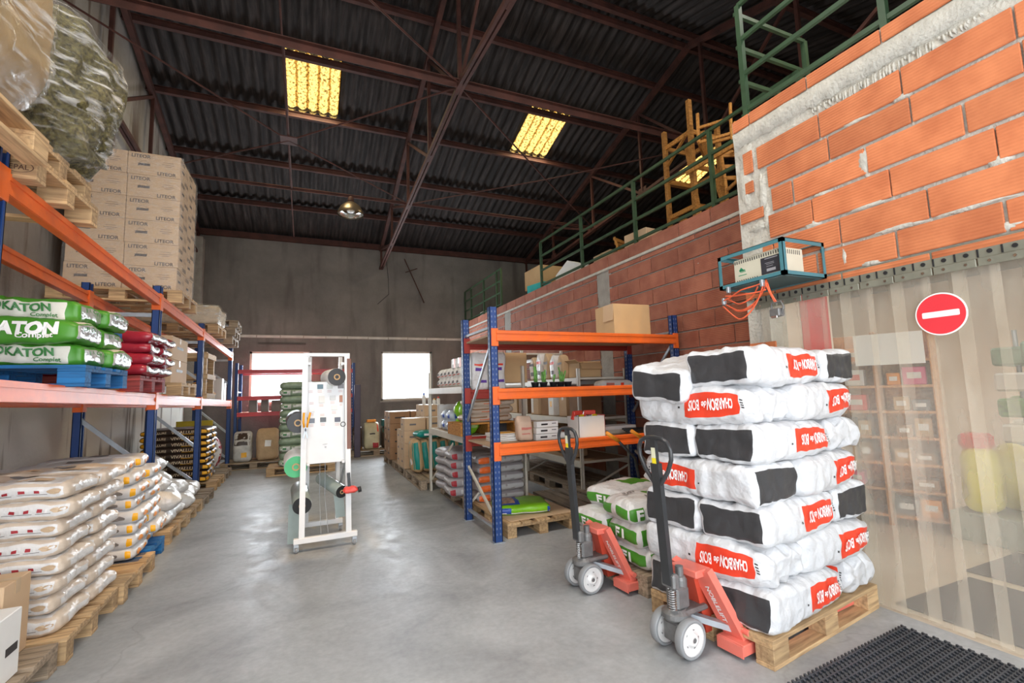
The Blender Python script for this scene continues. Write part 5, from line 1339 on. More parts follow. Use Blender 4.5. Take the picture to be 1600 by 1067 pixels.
# ---- cream shelving A behind the rack (along the aisle)
def shelving(label, x0, x1, y0, y1, h, levels, rear_h=None):
    t = thing('metal_shelving', label, 'shelving', (x0, y0, 0))
    for x in (0, x1 - x0):
        for y in (0, y1 - y0):
            MB().box(x - .02, x + .02, y - .02, y - .016, 0, h).box(x - .02, x - .016, y - .02, y + .02, 0, h).box(x + .016, x + .02, y - .02, y + .02, 0, h).build('post', CREAM, t)
    for z in levels:
        for x in (0, x1 - x0): MB().bbox(x - .022, x + .022, .02, y1 - y0 - .02, z - .085, z, .004).build('shelf_beam', CREAM, t)
        for y in (0, y1 - y0): MB().bbox(.02, x1 - x0 - .02, y - .012, y + .012, z - .03, z, .003).build('end_bar', CREAM, t)
        MB().bbox(0, x1 - x0, .02, y1 - y0 - .02, z - .02, z - .004, .002).build('shelf_board', DECK, t)
    for (ya, za, zb_) in ((0, .12, levels[0] - .1), (0, .75, .3)): 
        MB().bar((.02, 0, za), (x1 - x0 - .02, 0, zb_), .025, .012, up=(0, 1, 0)).build('diagonal_brace', CREAM, t) if za == .12 else None
    return t
shelving('cream metal shelving along the aisle behind the blue rack posts', 1.72, 2.50, 5.42, 7.12, 1.76, [.93, 1.52])
MB().bar((0, 1.65, .16), (0, .5, .80), .025, .012, up=(1, 0, 0)).build('diagonal_brace', CREAM, bpy.data.objects['metal_shelving'])
# packages on it, top level
wp, _b = make_flat([WHITEC], 131, .26, .16, .125, [('-x', -.9, .9, -.85, -.6, REDP), ('-x', -.5, .3, -.3, .4, GREYINK)], 'white_package'); WU = []
rows_ = ['bottom row', 'second row']
pn = ['nearest', 'second', 'third', 'fourth', 'fifth', 'farthest']
for k in range(2):
    for i in range(6): once(wp, WU, (1.86 + .005 * k, 5.72 + i * .19 + .02 * k, 1.525 + k * .120), 0, 'small white package with red edges, %s, %s from the rack post' % (rows_[k], pn[i]), 'small white packages on the cream shelf')
for i in range(2): carton(['orange-ended white box on the small packages, near', 'orange-ended white box on the small packages, far'][i], (1.90, 5.78 + .24 * i, 1.77), .26, .20, .12, 0, WHITEC, prints=[('-x', -.3, .5, .4, .98, RACKO)])
for i in range(3): paper_sack(['tall white printed bag nearest the aisle behind the blue rack', 'tall white printed bag second from the aisle behind the blue rack', 'tall white printed bag third from the aisle behind the blue rack'][i], (1.90 + .22 * i, 5.40 - .02 * i, 1.46), .21, .17, .46, BAGWH, 0, prints=[('-y', -.6, .5, .05, .22, mat('purple_print', (.12, .04, .35), .5)), ('-y', -.7, .6, .32, .42, REDP), ('-y', -.2, .7, -.6, -.45, mat('purple_print', (.12, .04, .35), .5))], rip=False, seed=140 + i, group='tall white printed bags', name='printed_bag', cat='bag') if i < 2 else None
carton('wide tan cardboard box behind the tray of cacti', (2.40, 5.62, 1.55), .36, .34, .38, 0, CARD)
# lower level: blue-white packs, lime packs
lp, _b = make_flat([LIME], 151, .26, .19, .20, [('-x', -.5, .5, -.4, .1, mat('pale_lime_print', (.6, .85, .3), .4)), ('-y', -.6, .6, -.3, .3, mat('pale_lime_print', (.6, .85, .3), .4))], 'green_package'); LPU = []
for k in range(2):
    for i in range(2): once(lp, LPU, (1.88, 5.72 + .23 * i, .935 + .195 * k), 0, 'lime green package, %s, %s' % (['lower', 'upper'][k], ['near one', 'far one'][i]), 'lime green packages on the cream shelf')
bp_, _b = make_flat([mat('pale_blue_film', (.55, .62, .72), .35, bump=.3, bs=14)], 152, .30, .22, .135, [('-x', -.8, -.1, -.6, .5, BLUEP), ('-y', -.5, .5, -.5, .5, BLUEP)], 'blue_package'); BPU = []
for k in range(2):
    for i in range(2): once(bp_, BPU, (1.90, 6.28 + .26 * i, .935 + .13 * k), 0, 'white and blue package, %s, %s' % (['lower', 'upper'][k], ['near one', 'far one'][i]), 'white and blue packages on the cream shelf')
carton('white ring binder box standing on the lower cream shelf', (1.95, 6.95, .935), .30, .12, .34, 0, WHITEC, tape=False); 
carton('dark grey box beside the white binder on the cream shelf', (2.2, 5.85, .935), .28, .5, .45, 0, mat('dark_grey_card', (.08, .08, .09), .7), tape=False)
# grey sacks on the floor pallet
gs, _b = make_flat([BAGGR], 161, .62, .42, .115, [('-y', -.98, -.72, -.8, .8, REDK), ('-y', -.5, .9, -.5, .6, mat('pale_grey_print', (.55, .56, .57), .4))], 'grey_sack'); GSU = []
g2, _b = make_flat([BAGGR], 162, .62, .42, .115, [('-y', -.98, -.55, -.8, .8, RACKO), ('-y', -.4, .9, -.5, .6, mat('pale_grey_print', (.55, .56, .57), .4))], 'grey_sack'); GSV = []
for k in range(5):
    once(gs, GSU, (1.96 + .01 * k, 6.02 + .02 * k, .145 + k * .108), .04 * (k % 3 - 1) - .05, 'grey sack, %s in the pile nearest the aisle' % nL[k].replace('fifth', 'top'), 'grey sacks on the pallet behind the rack')
    if k < 5: once(g2, GSV, (2.16, 5.56, .145 + k * .108), .04 * (k % 2), 'grey sack with an orange end, %s in its pile' % nL[k].replace('fifth', 'top'), 'orange-ended grey sacks')
    once(gs, GSU, (1.98, 6.46, .145 + k * .108), .15, 'grey sack, %s in the pile at the rear of the pallet' % nL[k].replace('fifth', 'top'), 'grey sacks on the pallet behind the rack')
# ---- cream shelving B along the brick wall
shelving('cream metal shelving against the brick wall, near unit', 3.32, 4.08, 5.42, 7.1, 1.72, [.50, 1.06, 1.60])
shelving('cream metal shelving against the brick wall, far unit with taller posts', 3.32, 4.08, 7.2, 8.8, 2.12, [.50, 1.06, 1.60, 2.08])
random.seed(11)
def pouch(label, loc, w_, d_, h, m, prints, seed, group='bags on the cream wall shelves'): return paper_sack(label, loc, w_, d_, h, m, 0, prints, True, seed, group, 'printed_bag', 'bag')
ZB1, ZB0 = 1.602, 1.062
carton('open brown box at the near end of the upper cream wall shelf', (3.55, 5.62, ZB1), .34, .30, .20, 0, CARD, flaps=True)
carton('short brown box with dark tape behind the open one', (3.80, 5.95, ZB1), .30, .28, .24, 0, CARD)
for i, (y, m, h, lb) in enumerate(((5.98, BAGKR, .34, 'brown bag standing third from the near end of the upper cream wall shelf'), (6.20, BAGWH, .36, 'white bag with a clear front on the upper cream wall shelf'), (6.42, BAGKR, .40, 'tall kraft bag on the upper cream wall shelf'), (6.66, BAGWH, .42, 'tallest white printed bag on the upper cream wall shelf'), (6.90, BAGTAN, .38, 'tan bag at the far end of the upper cream wall shelf'))):
    pouch(lb, (3.42, y, ZB1), .13, .18, h, m, [('-x', -.7, .7, .2, .4, REDP if i % 2 else GREYINK), ('-x', -.5, .5, -.6, -.3, GREYINK)], 170 + i)
for i, (y, wd, h, m, lb) in enumerate(((5.66, .3, .36, CARDD, 'dark brown box at the near end of the middle cream wall shelf'), (6.05, .22, .30, CARDL, 'pale box with folded front on the middle cream wall shelf'), (6.36, .16, .34, WHITEC, 'narrow white box with a yellow sticker on the middle cream wall shelf'), (6.62, .24, .38, CARDD, 'brown box behind the narrow white one'), (6.92, .26, .42, CARDL, 'box with a white and blue side on the middle cream wall shelf'))):
    carton(lb, (3.56 + .03 * (i % 2), y, ZB0), .34, wd, h, 0, m, prints=[('-x', 0, .5, .4, .25, YELP)] if i == 2 else ([('-x', .3, .5, .3, .9, WHITEP)] if i == 4 else []))
rs, _b = make_flat([BAGWH], 181, .5, .2, .09, [('-y', -.7, -.2, -.5, .5, mat('pale_red_print', (.6, .2, .16), .6)), ('-y', .2, .4, -.6, .6, REDP)], 'rolled_sack'); rs.location = (3.72, 5.56, ZB0 + .36); tag(rs, 'x', 'sack'); bpy.data.objects.remove(rs) if False else None
rs.location = (3.75, 4.95, 1.452 - .40 + .0); rs.location = (3.7, 5.52, ZB0 + .001); rs.location = (3.68, 5.15, ZB_); tag(rs, 'long white sack with red print lying at the right end of the orange middle shelf', 'sack')
for i, (y, h) in enumerate(((7.45, .30), (7.85, .24), (8.3, .34))): carton(['brown box near on the far cream unit, lower shelf', 'brown box in the middle of the far cream unit, lower shelf', 'brown box far back on the far cream unit, lower shelf'][i], (3.62, y, ZB0), .4, .32, h, 0, CARDD if i != 1 else CARD)
for i, y in enumerate((7.45, 7.9, 8.35)): carton(['brown box near on the far cream unit, floor shelf', 'brown box in the middle of the far cream unit, floor shelf', 'brown box far back on the far cream unit, floor shelf'][i], (3.62, y, .502), .42, .34, .32, 0, CARDD)
paper_sack('kraft sack leaning under the cream wall shelves', (3.50, 5.85, .502), .22, .28, .42, BAGKR, .1, [('-y', -.8, .6, .3, .6, WHITEP)], True, 190)
paper_sack('light kraft sack standing on the near wall pallet', (3.62, 6.45, .502), .24, .32, .40, mat('pale_kraft', (.5, .38, .26), .7, bump=.4), -.1, [], True, 191)
tag(MB().bbox(-.004, .004, -.25, .25, 0, .5, .002).build('plywood_panel', WOOD, None, loc=(3.9, 7.0, .505)), 'thin board leaning at the wall under the shelves', 'board')

# ================================================================== RIGHT BACK: CARTONS AND TEAL BAGS ON PALLETS
pallet('aged', 1.98, 7.80, 0, PI / 2, 'pallet under the teal bags beyond the cream shelving')
pallet('aged', 1.98, 9.05, 0, PI / 2, 'pallet under the white-topped cartons'); pallet('aged', 1.98, 10.30, 0, PI / 2, 'last pallet of the right row, under brown boxes')
cn = 0
pos_w = ['near left', 'near right', 'far left', 'far right']
wcn = None
bx = carton('x', (0, 0, 0), .38, .36, .215, 0, CARDL, prints=[('-y', -.1, .5, .3, .14, GREYINK), ('-x', .1, .5, .3, .14, GREYINK), ('+z', 0, 0, .96, .96, WHITEC)]); BXU = []
for k in range(4):
    for i in range(4):
        if k == 3 and i in (2, 3): continue
        once(bx, BXU, (1.77 + .40 * (i % 2), 8.66 + .38 * (i // 2), .146 + .217 * k), 0, 'carton with a pale lid, %s of the pile, %s corner' % (['bottom layer', 'second layer', 'third layer', 'top layer'][k], pos_w[i]), 'cartons with pale lids on the aisle pallet')
for i in range(2): once(bx, BXU, (2.22 + .0 * i, 9.04 + .38 * i, .146 + .217 * 4), 0, ['carton raised above the pale-lidded pile, near', 'carton raised above the pale-lidded pile, far'][i], 'cartons with pale lids on the aisle pallet')
for i in range(2): once(bx, BXU, (2.20, 9.04 + .38 * i, .146 + .217 * 3), 0, ['carton in the fourth layer behind the pile, near', 'carton in the fourth layer behind the pile, far'][i], 'cartons with pale lids on the aisle pallet')
for i, (x, h, m) in enumerate(((2.05, .20, BLUEP), (2.16, .12, LIME), (2.25, .10, YELP), (2.33, .13, REDS))):
    t = thing('spray_bottle' if i == 0 else 'can', ['white spray bottle with a blue cap on the raised carton', 'green-capped can on the raised carton', 'yellow-capped can on the raised carton', 'red-capped can on the raised carton'][i], 'bottle', (x, 8.98, .146 + .217 * 5))
    MB().lathe([(.03, 0), (.033, .01), (.033, h * .8), (.015, h * .92)], 14).build('bottle_body', WHITEC, t, True); MB().lathe([(.017, h * .92), (.017, h * 1.1), (.01, h * 1.15)], 12).build('cap', m, t)
bb_ = carton('x', (0, 0, 0), .40, .36, .235, 0, CARDD, prints=[('-y', 0, .5, .5, .12, INK), ('-x', 0, .5, .5, .12, INK)]); BBU = []
for k in range(4):
    for i in range(4): once(bb_, BBU, (1.74 + .42 * (i % 2), 9.98 + .40 * (i // 2), .146 + .237 * k), 0, 'brown box, %s of the far pile, %s corner' % (['bottom layer', 'second layer', 'third layer', 'top layer'][k], pos_w[i]), 'brown boxes on the last pallet of the right row')
def make_teal(seed):
    t = thing('litter_bag', 'x', 'bag'); b = Bag(.13, .34, .55, seed, rnd=.20, wr=.012, wf=6); b.patch = [('-y', -.8, .8, -.85, .9, 1), ('-x', .2, .9, -.9, .95, 1), ('-x', -.95, -.75, -.9, .95, 1)]
    b.body(6, 10, 14).build('bag', [CARD, TEAL], t, True)
    m = MB(); b.blob(m, '-x', -.3, -.3, .3, .2); m.build('pale_print', WHITEP, t); return t
tl0 = (make_teal(201), [])
for i in range(7): 
    o = once(*tl0, (1.66 + .155 * i, 7.95 + .02 * (i % 2), .155), 0, 'teal and brown bag leaning in the row on the pallet, %s from the aisle' % ['first', 'second', 'third', 'fourth', 'fifth', 'sixth', 'seventh'][i], 'teal and brown bags')
    o.rotation_euler = (0, -.08 - .02 * (i % 2), .0)
tt, _b = make_flat([TEAL], 202, .7, .34, .10, [('-y', -.7, .7, -.4, .3, WHITEP)], 'litter_bag'); TTU = []
for i in range(2): once(tt, TTU, (2.0 + .42 * i, 7.96, .725), .1, ['teal bag lying across the tops of the leaning bags, aisle side', 'teal bag lying across the tops of the leaning bags, wall side'][i], 'teal and brown bags')

# ================================================================== FAR RACK AND GOODS AT THE BACK WALL
fr = thing('pallet_rack', 'low dark red and blue rack standing in front of the left window', 'rack', (-1.46, 12.15, 0))
FW = 2.5
for x in (0, FW):
    for y in (0, .75):
        p = post_mesh(2.25, RACKB, .08, .06).build('post', RACKB, fr, loc=(x, y, 0))
        o = slots(2.2, 30, -.031, .08).build('slots', WHITEC, p); o['kind'] = 'stuff'  # white marks stand for light showing through the post holes
    for z in (.3, 1.0, 1.6, 2.1): MB().bar((x, .03, z), (x, .72, z), .03, .02).build('horizontal_brace', GALV, fr)
for z in (2.10, 1.50, 1.14):
    for y in (-.045, .79): MB().bbox(.03, FW - .03, y, y + .04, z - .09, z, .003).bbox(.03, FW - .03, y - .006, y, z - .03, z, .002).build('beam', mat('far_beam_red', (.50, .05, .06), .4), fr)
    if z != 2.1: MB().bbox(.03, FW - .03, .0, .78, z - .03, z - .01, .002).build('shelf_board', DECK, fr)
for i, (x, h, w_) in enumerate(((-1.14, .30, .16), (-.90, .34, .15), (-.66, .26, .2))): carton(['grey box standing first from the left on the far rack', 'grey box standing second from the left on the far rack', 'low grey box third from the left on the far rack'][i], (x, 12.45, 1.133), w_, .25, h, 0, mat('grey_card', (.30, .28, .26), .8), tape=False)
pallet('aged', -1.0, 11.62, 0, 0, 'pallet under the two big bags at the far left')
wb = paper_sack('white and black big bag on the far left pallet', (-1.22, 11.5, .146), .34, .40, .62, mat('white_black_sack', (.55, .54, .52), .5, var=.3, vs_=6, bump=.4, bs=14), 0, [('-y', -.9, .9, .1, .9, BAGBR), ('-y', -.1, .5, -.7, -.35, YELP)], True, 210)
paper_sack('kraft big bag with a white label at the far left', (-.76, 11.5, .146), .42, .42, .66, BAGKR, 0, [('-y', -.2, .35, -.1, .3, WHITEP)], True, 211)
pallet('wood', -.08, 10.38, 0, 0, 'pallet carrying the tall stack of green and white sacks')
gw = Bag(.42, .36, .135, 221, rnd=.42, taper=.05, bulge=.01, wr=.010, wf=8); gwt = thing('green_white_sack', 'x', 'sack')
gw.body(14, 10, 6).build('sack', mat('dull_green_film', (.22, .30, .20), .35, var=.3, vs_=9, bump=.3, bs=16), gwt, True)
_m = MB(); gw.spot(_m, '-y', -.95, -.1, -.8, .7, n=3); gw.spot(_m, '-y', .1, .85, -.2, .55, n=3); gw.spot(_m, '-x', -.7, .6, -.5, .6, n=3); _m.build('pale_print', mat('pale_green_print', (.58, .60, .56), .4, var=.2, vs_=20), gwt)
_m = MB(); gw.spot(_m, '-y', -.7, -.4, -.3, .3, off=.005, n=2); gw.spot(_m, '-x', -.3, .2, -.2, .3, off=.005, n=2); _m.build('green_print', GREENK, gwt)['kind'] = 'stuff'
GWU = []
n12 = ['lowest', 'second', 'third', 'fourth', 'fifth', 'sixth', 'seventh', 'eighth', 'ninth', 'tenth', 'eleventh', 'topmost']
for k in range(12):
    for i in range(2): once(gwt, GWU, (-.27 + .43 * i + random.uniform(-.01, .01), 10.25, .146 + k * .133), PI * (k % 2), 'green and white sack in the tall stack, %s layer, %s' % (n12[k], ['left', 'right'][i]), 'green and white sacks of the tall stack')
pallet('aged', 1.55, 12.25, 0, 0, 'pallet beneath the right window holding a few big bags')
paper_sack('dark bag with yellow foot beside the far rack post', (1.12, 12.1, .146), .22, .3, .55, BAGBR, 0, [('-y', -.9, .9, -.98, -.7, YELP), ('-y', -.9, -.3, -.6, .6, WHITEP)], True, 230)
paper_sack('beige big bag with a red corner under the right window', (1.45, 12.1, .146), .36, .36, .64, mat('beige_green_sack', (.50, .46, .30), .5, var=.12), 0, [('-y', .1, .95, -.95, -.5, REDK), ('-y', .7, .95, .3, .9, REDS), ('-y', -.3, .4, .1, .2, INK)], True, 231)
paper_sack('dark teal big bag under the right window', (1.86, 12.15, .146), .34, .36, .52, BAGBR, 0, [('-y', -.95, .95, .5, .98, TEAL), ('-y', .2, .6, -.2, .4, WHITEP)], True, 232)
tag(MB().bbox(-.11, .11, -.06, .06, 0, .06, .01).build('orange_pouch', STRAW, None, loc=(1.45, 12.1, .79)), 'small orange pouch on top of the beige big bag', 'pouch')
tag(MB().bbox(-.17, .17, -.15, .15, 0, .16, .01).build('teal_box', mat('dark_teal_plastic', (.01, .10, .10), .4), None, loc=(1.88, 12.2, .67)), 'dark teal plastic box on the dark teal bag', 'box')
fcx = thing('wall_switch', 'small light switch on the back wall right of the far rack', 'switch', (1.15, 13.285, 1.2)); MB().bbox(-.035, .035, -.012, .012, -.035, .035, .003).build('plate', WHITEC, fcx)
dk = tag(post_mesh(1.7, PLASTK, .10, .14).build('dark_rail', mat('dark_plum_steel', (.05, .03, .06), .4), None, loc=(1.10, 11.85, 0)), 'tall dark rail standing right of the far rack', 'rail')

# ================================================================== WHITE FILM TROLLEY
TX, TY = -.03, 5.0
tr = thing('film_trolley', 'white sample trolley on castors standing in the aisle', 'trolley', (TX, TY, 0), .03)
WDT = .42; HT = 1.86
MB().bbox(-.07, WDT + .08, -.025, .025, .085, .135, .004).build('base_bar', WHITEM, tr)
MB().bbox(-.02, WDT + .0, .56, .61, .085, .135, .004).build('base_bar', WHITEM, tr)
for x in (0, WDT): MB().bar((x, 0, .13), (x * .93 + .012, .10, HT), .05, .035, up=(0, 1, 0)).build('front_upright', WHITEM, tr)
for x in (.06, WDT - .06): MB().bar((x, .58, .13), (x, .30, HT), .035, .03, up=(0, 1, 0)).build('rear_upright', WHITEM, tr)
MB().bbox(-.01, WDT + .01, .08, .12, HT - .01, HT + .025, .004).build('top_bar', WHITEM, tr)
for z, y0_, y1_ in ((.80, .04, .46), (1.78, .10, .30)):
    for x in (.05, WDT - .05): MB().bar((x, y0_, z), (x, y1_, z), .025, .025).build('side_bar', WHITEM, tr)
MB().bar((WDT - .03, .04, .80), (WDT - .06, .50, .40), .02, .02).build('diagonal_bar', GALV, tr)
for i, x in enumerate((-.045, WDT + .055)):
    for y in (0, .585) if True else ():
        xx = x if y == 0 else (0.0 if i == 0 else WDT - .02)
        ca = MB().bbox(-.022, .022, -.02, .03, .055, .085, .003).box(-.02, -.014, -.01, .035, .02, .06).box(.014, .02, -.01, .035, .02, .06).build('castor_fork', GALV, tr, loc=(xx, y, 0))
        MB().lathe([(.012, -.012), (.03, -.013), (.034, 0), (.03, .013), (.012, .012)], 20, Matrix.Translation((0, .012, .034)) @ Matrix.Rotation(PI / 2, 4, 'Y')).build('castor_wheel', TYRE, ca, True)
pn_ = MB().bbox(.022, WDT - .028, .030, .036, .80, 1.60, .002).build('panel', WHITEM, tr, rot=(-.055, 0, 0), loc=(0, .005, 0))
cells = [(.04, 1.575), (.125, 1.575), (.215, 1.575), (.32, 1.575), (.05, 1.46), (.14, 1.46), (.245, 1.46), (.335, 1.46), (.05, 1.35), (.15, 1.34), (.26, 1.36), (.05, 1.24), (.155, 1.245), (.29, 1.24)]
cc = [None, (.05, .12, .16), (.55, .57, .54), (.15, .14, .15), None, (.6, .61, .6), (.52, .53, .53), (.32, .11, .04), (.72, .72, .71), None, (.7, .7, .66), (.10, .12, .16), (.06, .07, .08), (.05, .055, .09)]
for i, ((x, z), c_) in enumerate(zip(cells, cc)):
    w_, h_ = (.055, .045) if i not in (5, 7) else (.055, .07)
    if i == 7: w_ = .03
    if c_ is not None: MB().bbox(x, x + w_, .0235, .030, z - h_, z, .001).build('film_sample', mat('sample_%d' % i, c_, .3), pn_)
    mb = MB()
    for q in range(2): mb.box(x + .004, x + w_ * .8, .0285, .0299, z - h_ - .022 - .014 * q, z - h_ - .016 - .014 * q)
    mb.build('caption', mat('caption_print', (.62, .48, .48), .6), pn_)
MB().bar((.18, .0295, .98), (.225, .0295, .985), .004, .010, up=(0, 1, 0)).build('small_drawing', mat('faint_print', (.45, .44, .44), .6), pn_)
MB().bar((.20, .0295, .955), (.215, .0295, .955), .004, .018, up=(0, 1, 0)).build('small_drawing', GREYINK, pn_)
MB().bbox(WDT + .012, WDT + .052, -.02, -.008, .92, 1.83, .003).build('brown_strip', mat('brown_strip', (.20, .085, .06), .5, var=.2, vs_=4), tr, rot=(-.05, 0, 0), loc=(-.03, -.02 + .02, 0))
def roll(label, a, b_, r, m, core=PLASTK, parts_=(), name='film_roll'):
    a = Vector(a); b_ = Vector(b_); t = thing(name, label, 'roll', a); d = b_ - a; L = d.length
    M = d.to_track_quat('Z', 'Y').to_matrix().to_4x4()
    MB().lathe([(r * .35, .0), (r * .97, 0), (r, .01), (r, L - .01), (r * .97, L), (r * .35, L)], 28, M).build('film', m, t, True)
    MB().lathe([(r * .30, -.003), (r * .985, -.003), (r * .985, -.001), (r * .30, -.001)], 28, M).build('end_face', core, t)
    MB().lathe([(r * .22, -.012), (r * .34, -.012), (r * .34, L + .01), (r * .22, L + .01), (r * .22, -.012)], 20, M, cap=False).build('core', CARD, t)
    return t
FILMG = mat('grey_green_film', (.35, .42, .40), .25, var=.1)
roll('white film roll with a black end at the top of the trolley', (TX + .30, TY + .05, 1.64), (TX + .24, TY + .38, 1.64), .088, WHITEC)
roll('grey film roll with a black end low on the left of the trolley', (TX + .00, TY + .04, .42), (TX - .03, TY + .50, .50), .085, FILMG)
roll('grey green film roll low on the right of the trolley', (TX + .36, TY + .10, .50), (TX + .18, TY + .55, .58), .062, FILMG)
roll('black film roll hanging at mid height left of the trolley', (TX - .05, TY + .10, 1.20), (TX - .07, TY + .40, 1.22), .10, PLASTK, PLASTK)
roll('green-ended pale film roll left of the trolley', (TX - .06, TY + .10, .78), (TX - .08, TY + .45, .82), .105, WHITEC, mat('green_end', (.10, .50, .22), .4))
tag(MB().bar((TX - .06, TY + .25, .40), (TX - .07, TY + .27, .02), .12, .004, up=(0, 1, 0)).build('hanging_film', FILMG), 'grey green film hanging down to the floor from the low left roll', 'film')
tag(MB().bar((TX + .33, TY + .25, .52), (TX + .36, TY + .26, .22), .09, .004, up=(0, 1, 0)).build('hanging_film', FILMG), 'grey green film end hanging from the low right roll', 'film')
sc = thing('scissors', 'large scissors with orange handles hooked on the left upright of the trolley', 'scissors', (TX + .02, TY - .035, 1.16))
for s_ in (-1, 1):
    MB().tube([(s_ * .012, 0, .0), (s_ * .020, -.005, .05), (s_ * .028 + .012, -.006, .14)], .010, 8).build('handle', mat('bright_orange_plastic', (.95, .38, .01), .4), sc, True)
    MB().bar((s_ * .008, 0, .01), (-s_ * .018, 0, -.10), .012, .004, up=(0, 1, 0)).build('blade', GALV, sc)
gl = thing('work_glove', 'red film cutter hooked on the right side of the trolley', 'cutter', (TX + WDT + .01, TY - .04, .50))
b = Bag(.14, .06, .075, 3, rnd=.4, wr=.012, wf=16, taper=.5); b.body(10, 6, 6).build('cutter_body', REDS, gl, True)
MB().tube([(.07, 0, .03), (.10, 0, .035)], .028, 14).build('knob', PLASTK, gl, True)
MB().bar((-.01, 0, .07), (-.02, 0, .20), .03, .02, up=(0, 1, 0)).build('black_grip', PLASTK, gl)
gl.name = 'film_cutter'
tag(MB().tube([(TX + WDT - .06 + .022 * math.cos(q), TY - .0, 1.17 + .022 * math.sin(q)) for q in [i * PI / 8 for i in range(16)]], .004, 6, closed=True).build('wire_ring', PLASTK), 'dark wire ring hanging at the right edge of the white panel', 'ring')
for i, (x0_, x1_) in enumerate(((.16, .17), (.21, .235))): tag(MB().tube([(TX + x0_, TY + .30, .80), (TX + x0_ + .0, TY + .3, .45), (TX + x1_, TY + .05, .137)], .003, 5).build('packing_string', GALV), ['thin string hanging under the trolley panel, left', 'thin string hanging under the trolley panel, right'][i], 'string')

# ================================================================== STRIP CURTAIN, SIGN, RAIL, CHARGER
rail = thing('curtain_rail', 'perforated steel rail with clamp plates over the strip curtain', 'rail', (3.395, 2.62, 2.10))
RL = 4.2
STN = mat('zinc_rail', (.24, .24, .19), .45, metal=.35, var=.15, vs_=10)
mb = MB().box(-.006, 0, -RL, .08, .045, .10).box(-.030, 0, -RL, .08, .042, .046).box(-.036, -.030, -RL, .08, -.005, .046)
mb.build('hook_rail', STN, rail)
mb = MB(); m2 = MB()
n = 42
for i in range(n):
    y = .06 - i * .1
    m2.tube([(-.040, y - .05, .024), (-.0355, y - .05, .024)], .012, 10); m2.box(-.0075, -.006, y - .02, y + .004, .078, .084); m2.box(-.0075, -.006, y - .062, y - .048, .062, .068)
    m2.box(-.040, -.0355, y - .004, y + .004, .0, .044)
o = m2.build('punched_holes', PLASTK, rail); o['kind'] = 'stuff'
for i in range(21):
    y = .06 - i * .2; c = MB().bbox(-.048, -.038, y - .192, y, -.052, -.008, .002).build('clamp_plate', STN, rail)
    m3 = MB()
    for q in (.05, .15): m3.tube([(-.0535, y - q, -.03), (-.048, y - q, -.03)], .008, 8)
    m3.build('rivets', CHROME, c)['kind'] = 'stuff'
sc_ = thing('strip_curtain', 'overlapping clear yellowish PVC strips hanging in the opening', 'curtain', (3.40, 2.60, 0))
def strip_mesh(seed):
    vs = []; fs = []; nu, nv = 8, 20; wd = .21
    for j in range(nv + 1):
        z = .02 + (2.06 - .02) * j / nv
        for i in range(nu + 1):
            u = -wd / 2 + wd * i / nu; k = (1 - j / nv)
            x = .009 * (1 - (2 * i / nu - 1) ** 2) + k * .004 * math.sin(seed * 2.1 + j * .35)
            vs.append((x, u + k * .012 * math.sin(seed * 3.3), z))
    for j in range(nv):
        for i in range(nu): a = j * (nu + 1) + i; fs.append((a, a + 1, a + nu + 2, a + nu + 1))
    o_ = len(vs); vs2 = [(v[0] + .002, v[1], v[2]) for v in vs]
    return MB().add(vs, fs).mesh('strip', PVC, True)
sm_ = [strip_mesh(s_) for s_ in range(5)]
for i in range(26):
    link('strip', sm_[i % 5], sc_, ((.010 if i % 2 else -.020), -.05 - i * .155, 0), (0, 0, (.02 if i % 2 else -.02)))
pc = at(1470, 490.5, x=3.36)
sg = thing('no_entry_sign', 'round red no entry sign with a white bar hanging on the strip curtain', 'sign', pc, 0)
Mx = Matrix.Rotation(-PI / 2, 4, 'Y')
MB().lathe([(.0, 0), (.122, 0), (.124, .0015), (.122, .003), (0, .003)], 48, Mx).build('white_disc', WHITEP, sg)
MB().lathe([(.0, .003), (.116, .003), (.116, .0040), (0, .0040)], 48, Mx).build('red_disc', mat('sign_red', (.76, .045, .06), .35, var=.02), sg)
bv = MB(); hw, hh, r_ = .088, .017, .006; pts = []
for (sy, sz, a0) in ((1, 1, 0), (-1, 1, PI / 2), (-1, -1, PI), (1, -1, 1.5 * PI)):
    for q in range(5): a = a0 + q * PI / 8; pts.append((-.0052, sy * (hw - r_) + r_ * math.cos(a), sz * (hh - r_) + r_ * math.sin(a)))
bv.add(pts + [(-.003, p[1], p[2]) for p in pts], [tuple(range(20)), tuple(reversed(range(20, 40)))] + [(i, (i + 1) % 20, 20 + (i + 1) % 20, 20 + i) for i in range(20)]); bv.build('white_bar', WHITEP, sg)
# battery charger in an angle-iron frame on the wall
ch = thing('charger_bracket', 'teal angle iron bracket on the brick wall holding the charger', 'bracket', (2.95, 2.11, 2.18))
D_, Wc, Hc = .44, .55, .26
e_ = .030
fm = MB()
for z in (0, Hc - e_):
    fm2 = MB().box(0, D_, 0, .004, z, z + e_).box(0, D_, Wc - .004, Wc, z, z + e_).box(0, .004, 0, Wc, z, z + e_).box(D_ - .004, D_, 0, Wc, z, z + e_)
    zz = z if z == 0 else z + e_ - .004
    fm2.box(0, D_, 0, e_, zz, zz + .004).box(0, D_, Wc - e_, Wc, zz, zz + .004).box(0, e_, 0, Wc, zz, zz + .004).box(D_ - e_, D_, 0, Wc, zz, zz + .004)
    fm2.build('frame_ring', TEALM, ch)
for x in (0, D_ - .004):
    for y in (0, Wc - .004):
        MB().box(x, x + .004, y if y == 0 else y - e_ + .004, (e_ if y == 0 else Wc), 0, Hc).box((x if x == 0 else x - e_ + .004), (e_ if x == 0 else D_), y, y + .004, 0, Hc).build('frame_post', TEALM, ch)
MB().box(.006, D_ - .006, .006, Wc - .006, .004, .007).build('base_plate', mat('dark_teal_plate', (.05, .10, .11), .5), ch)
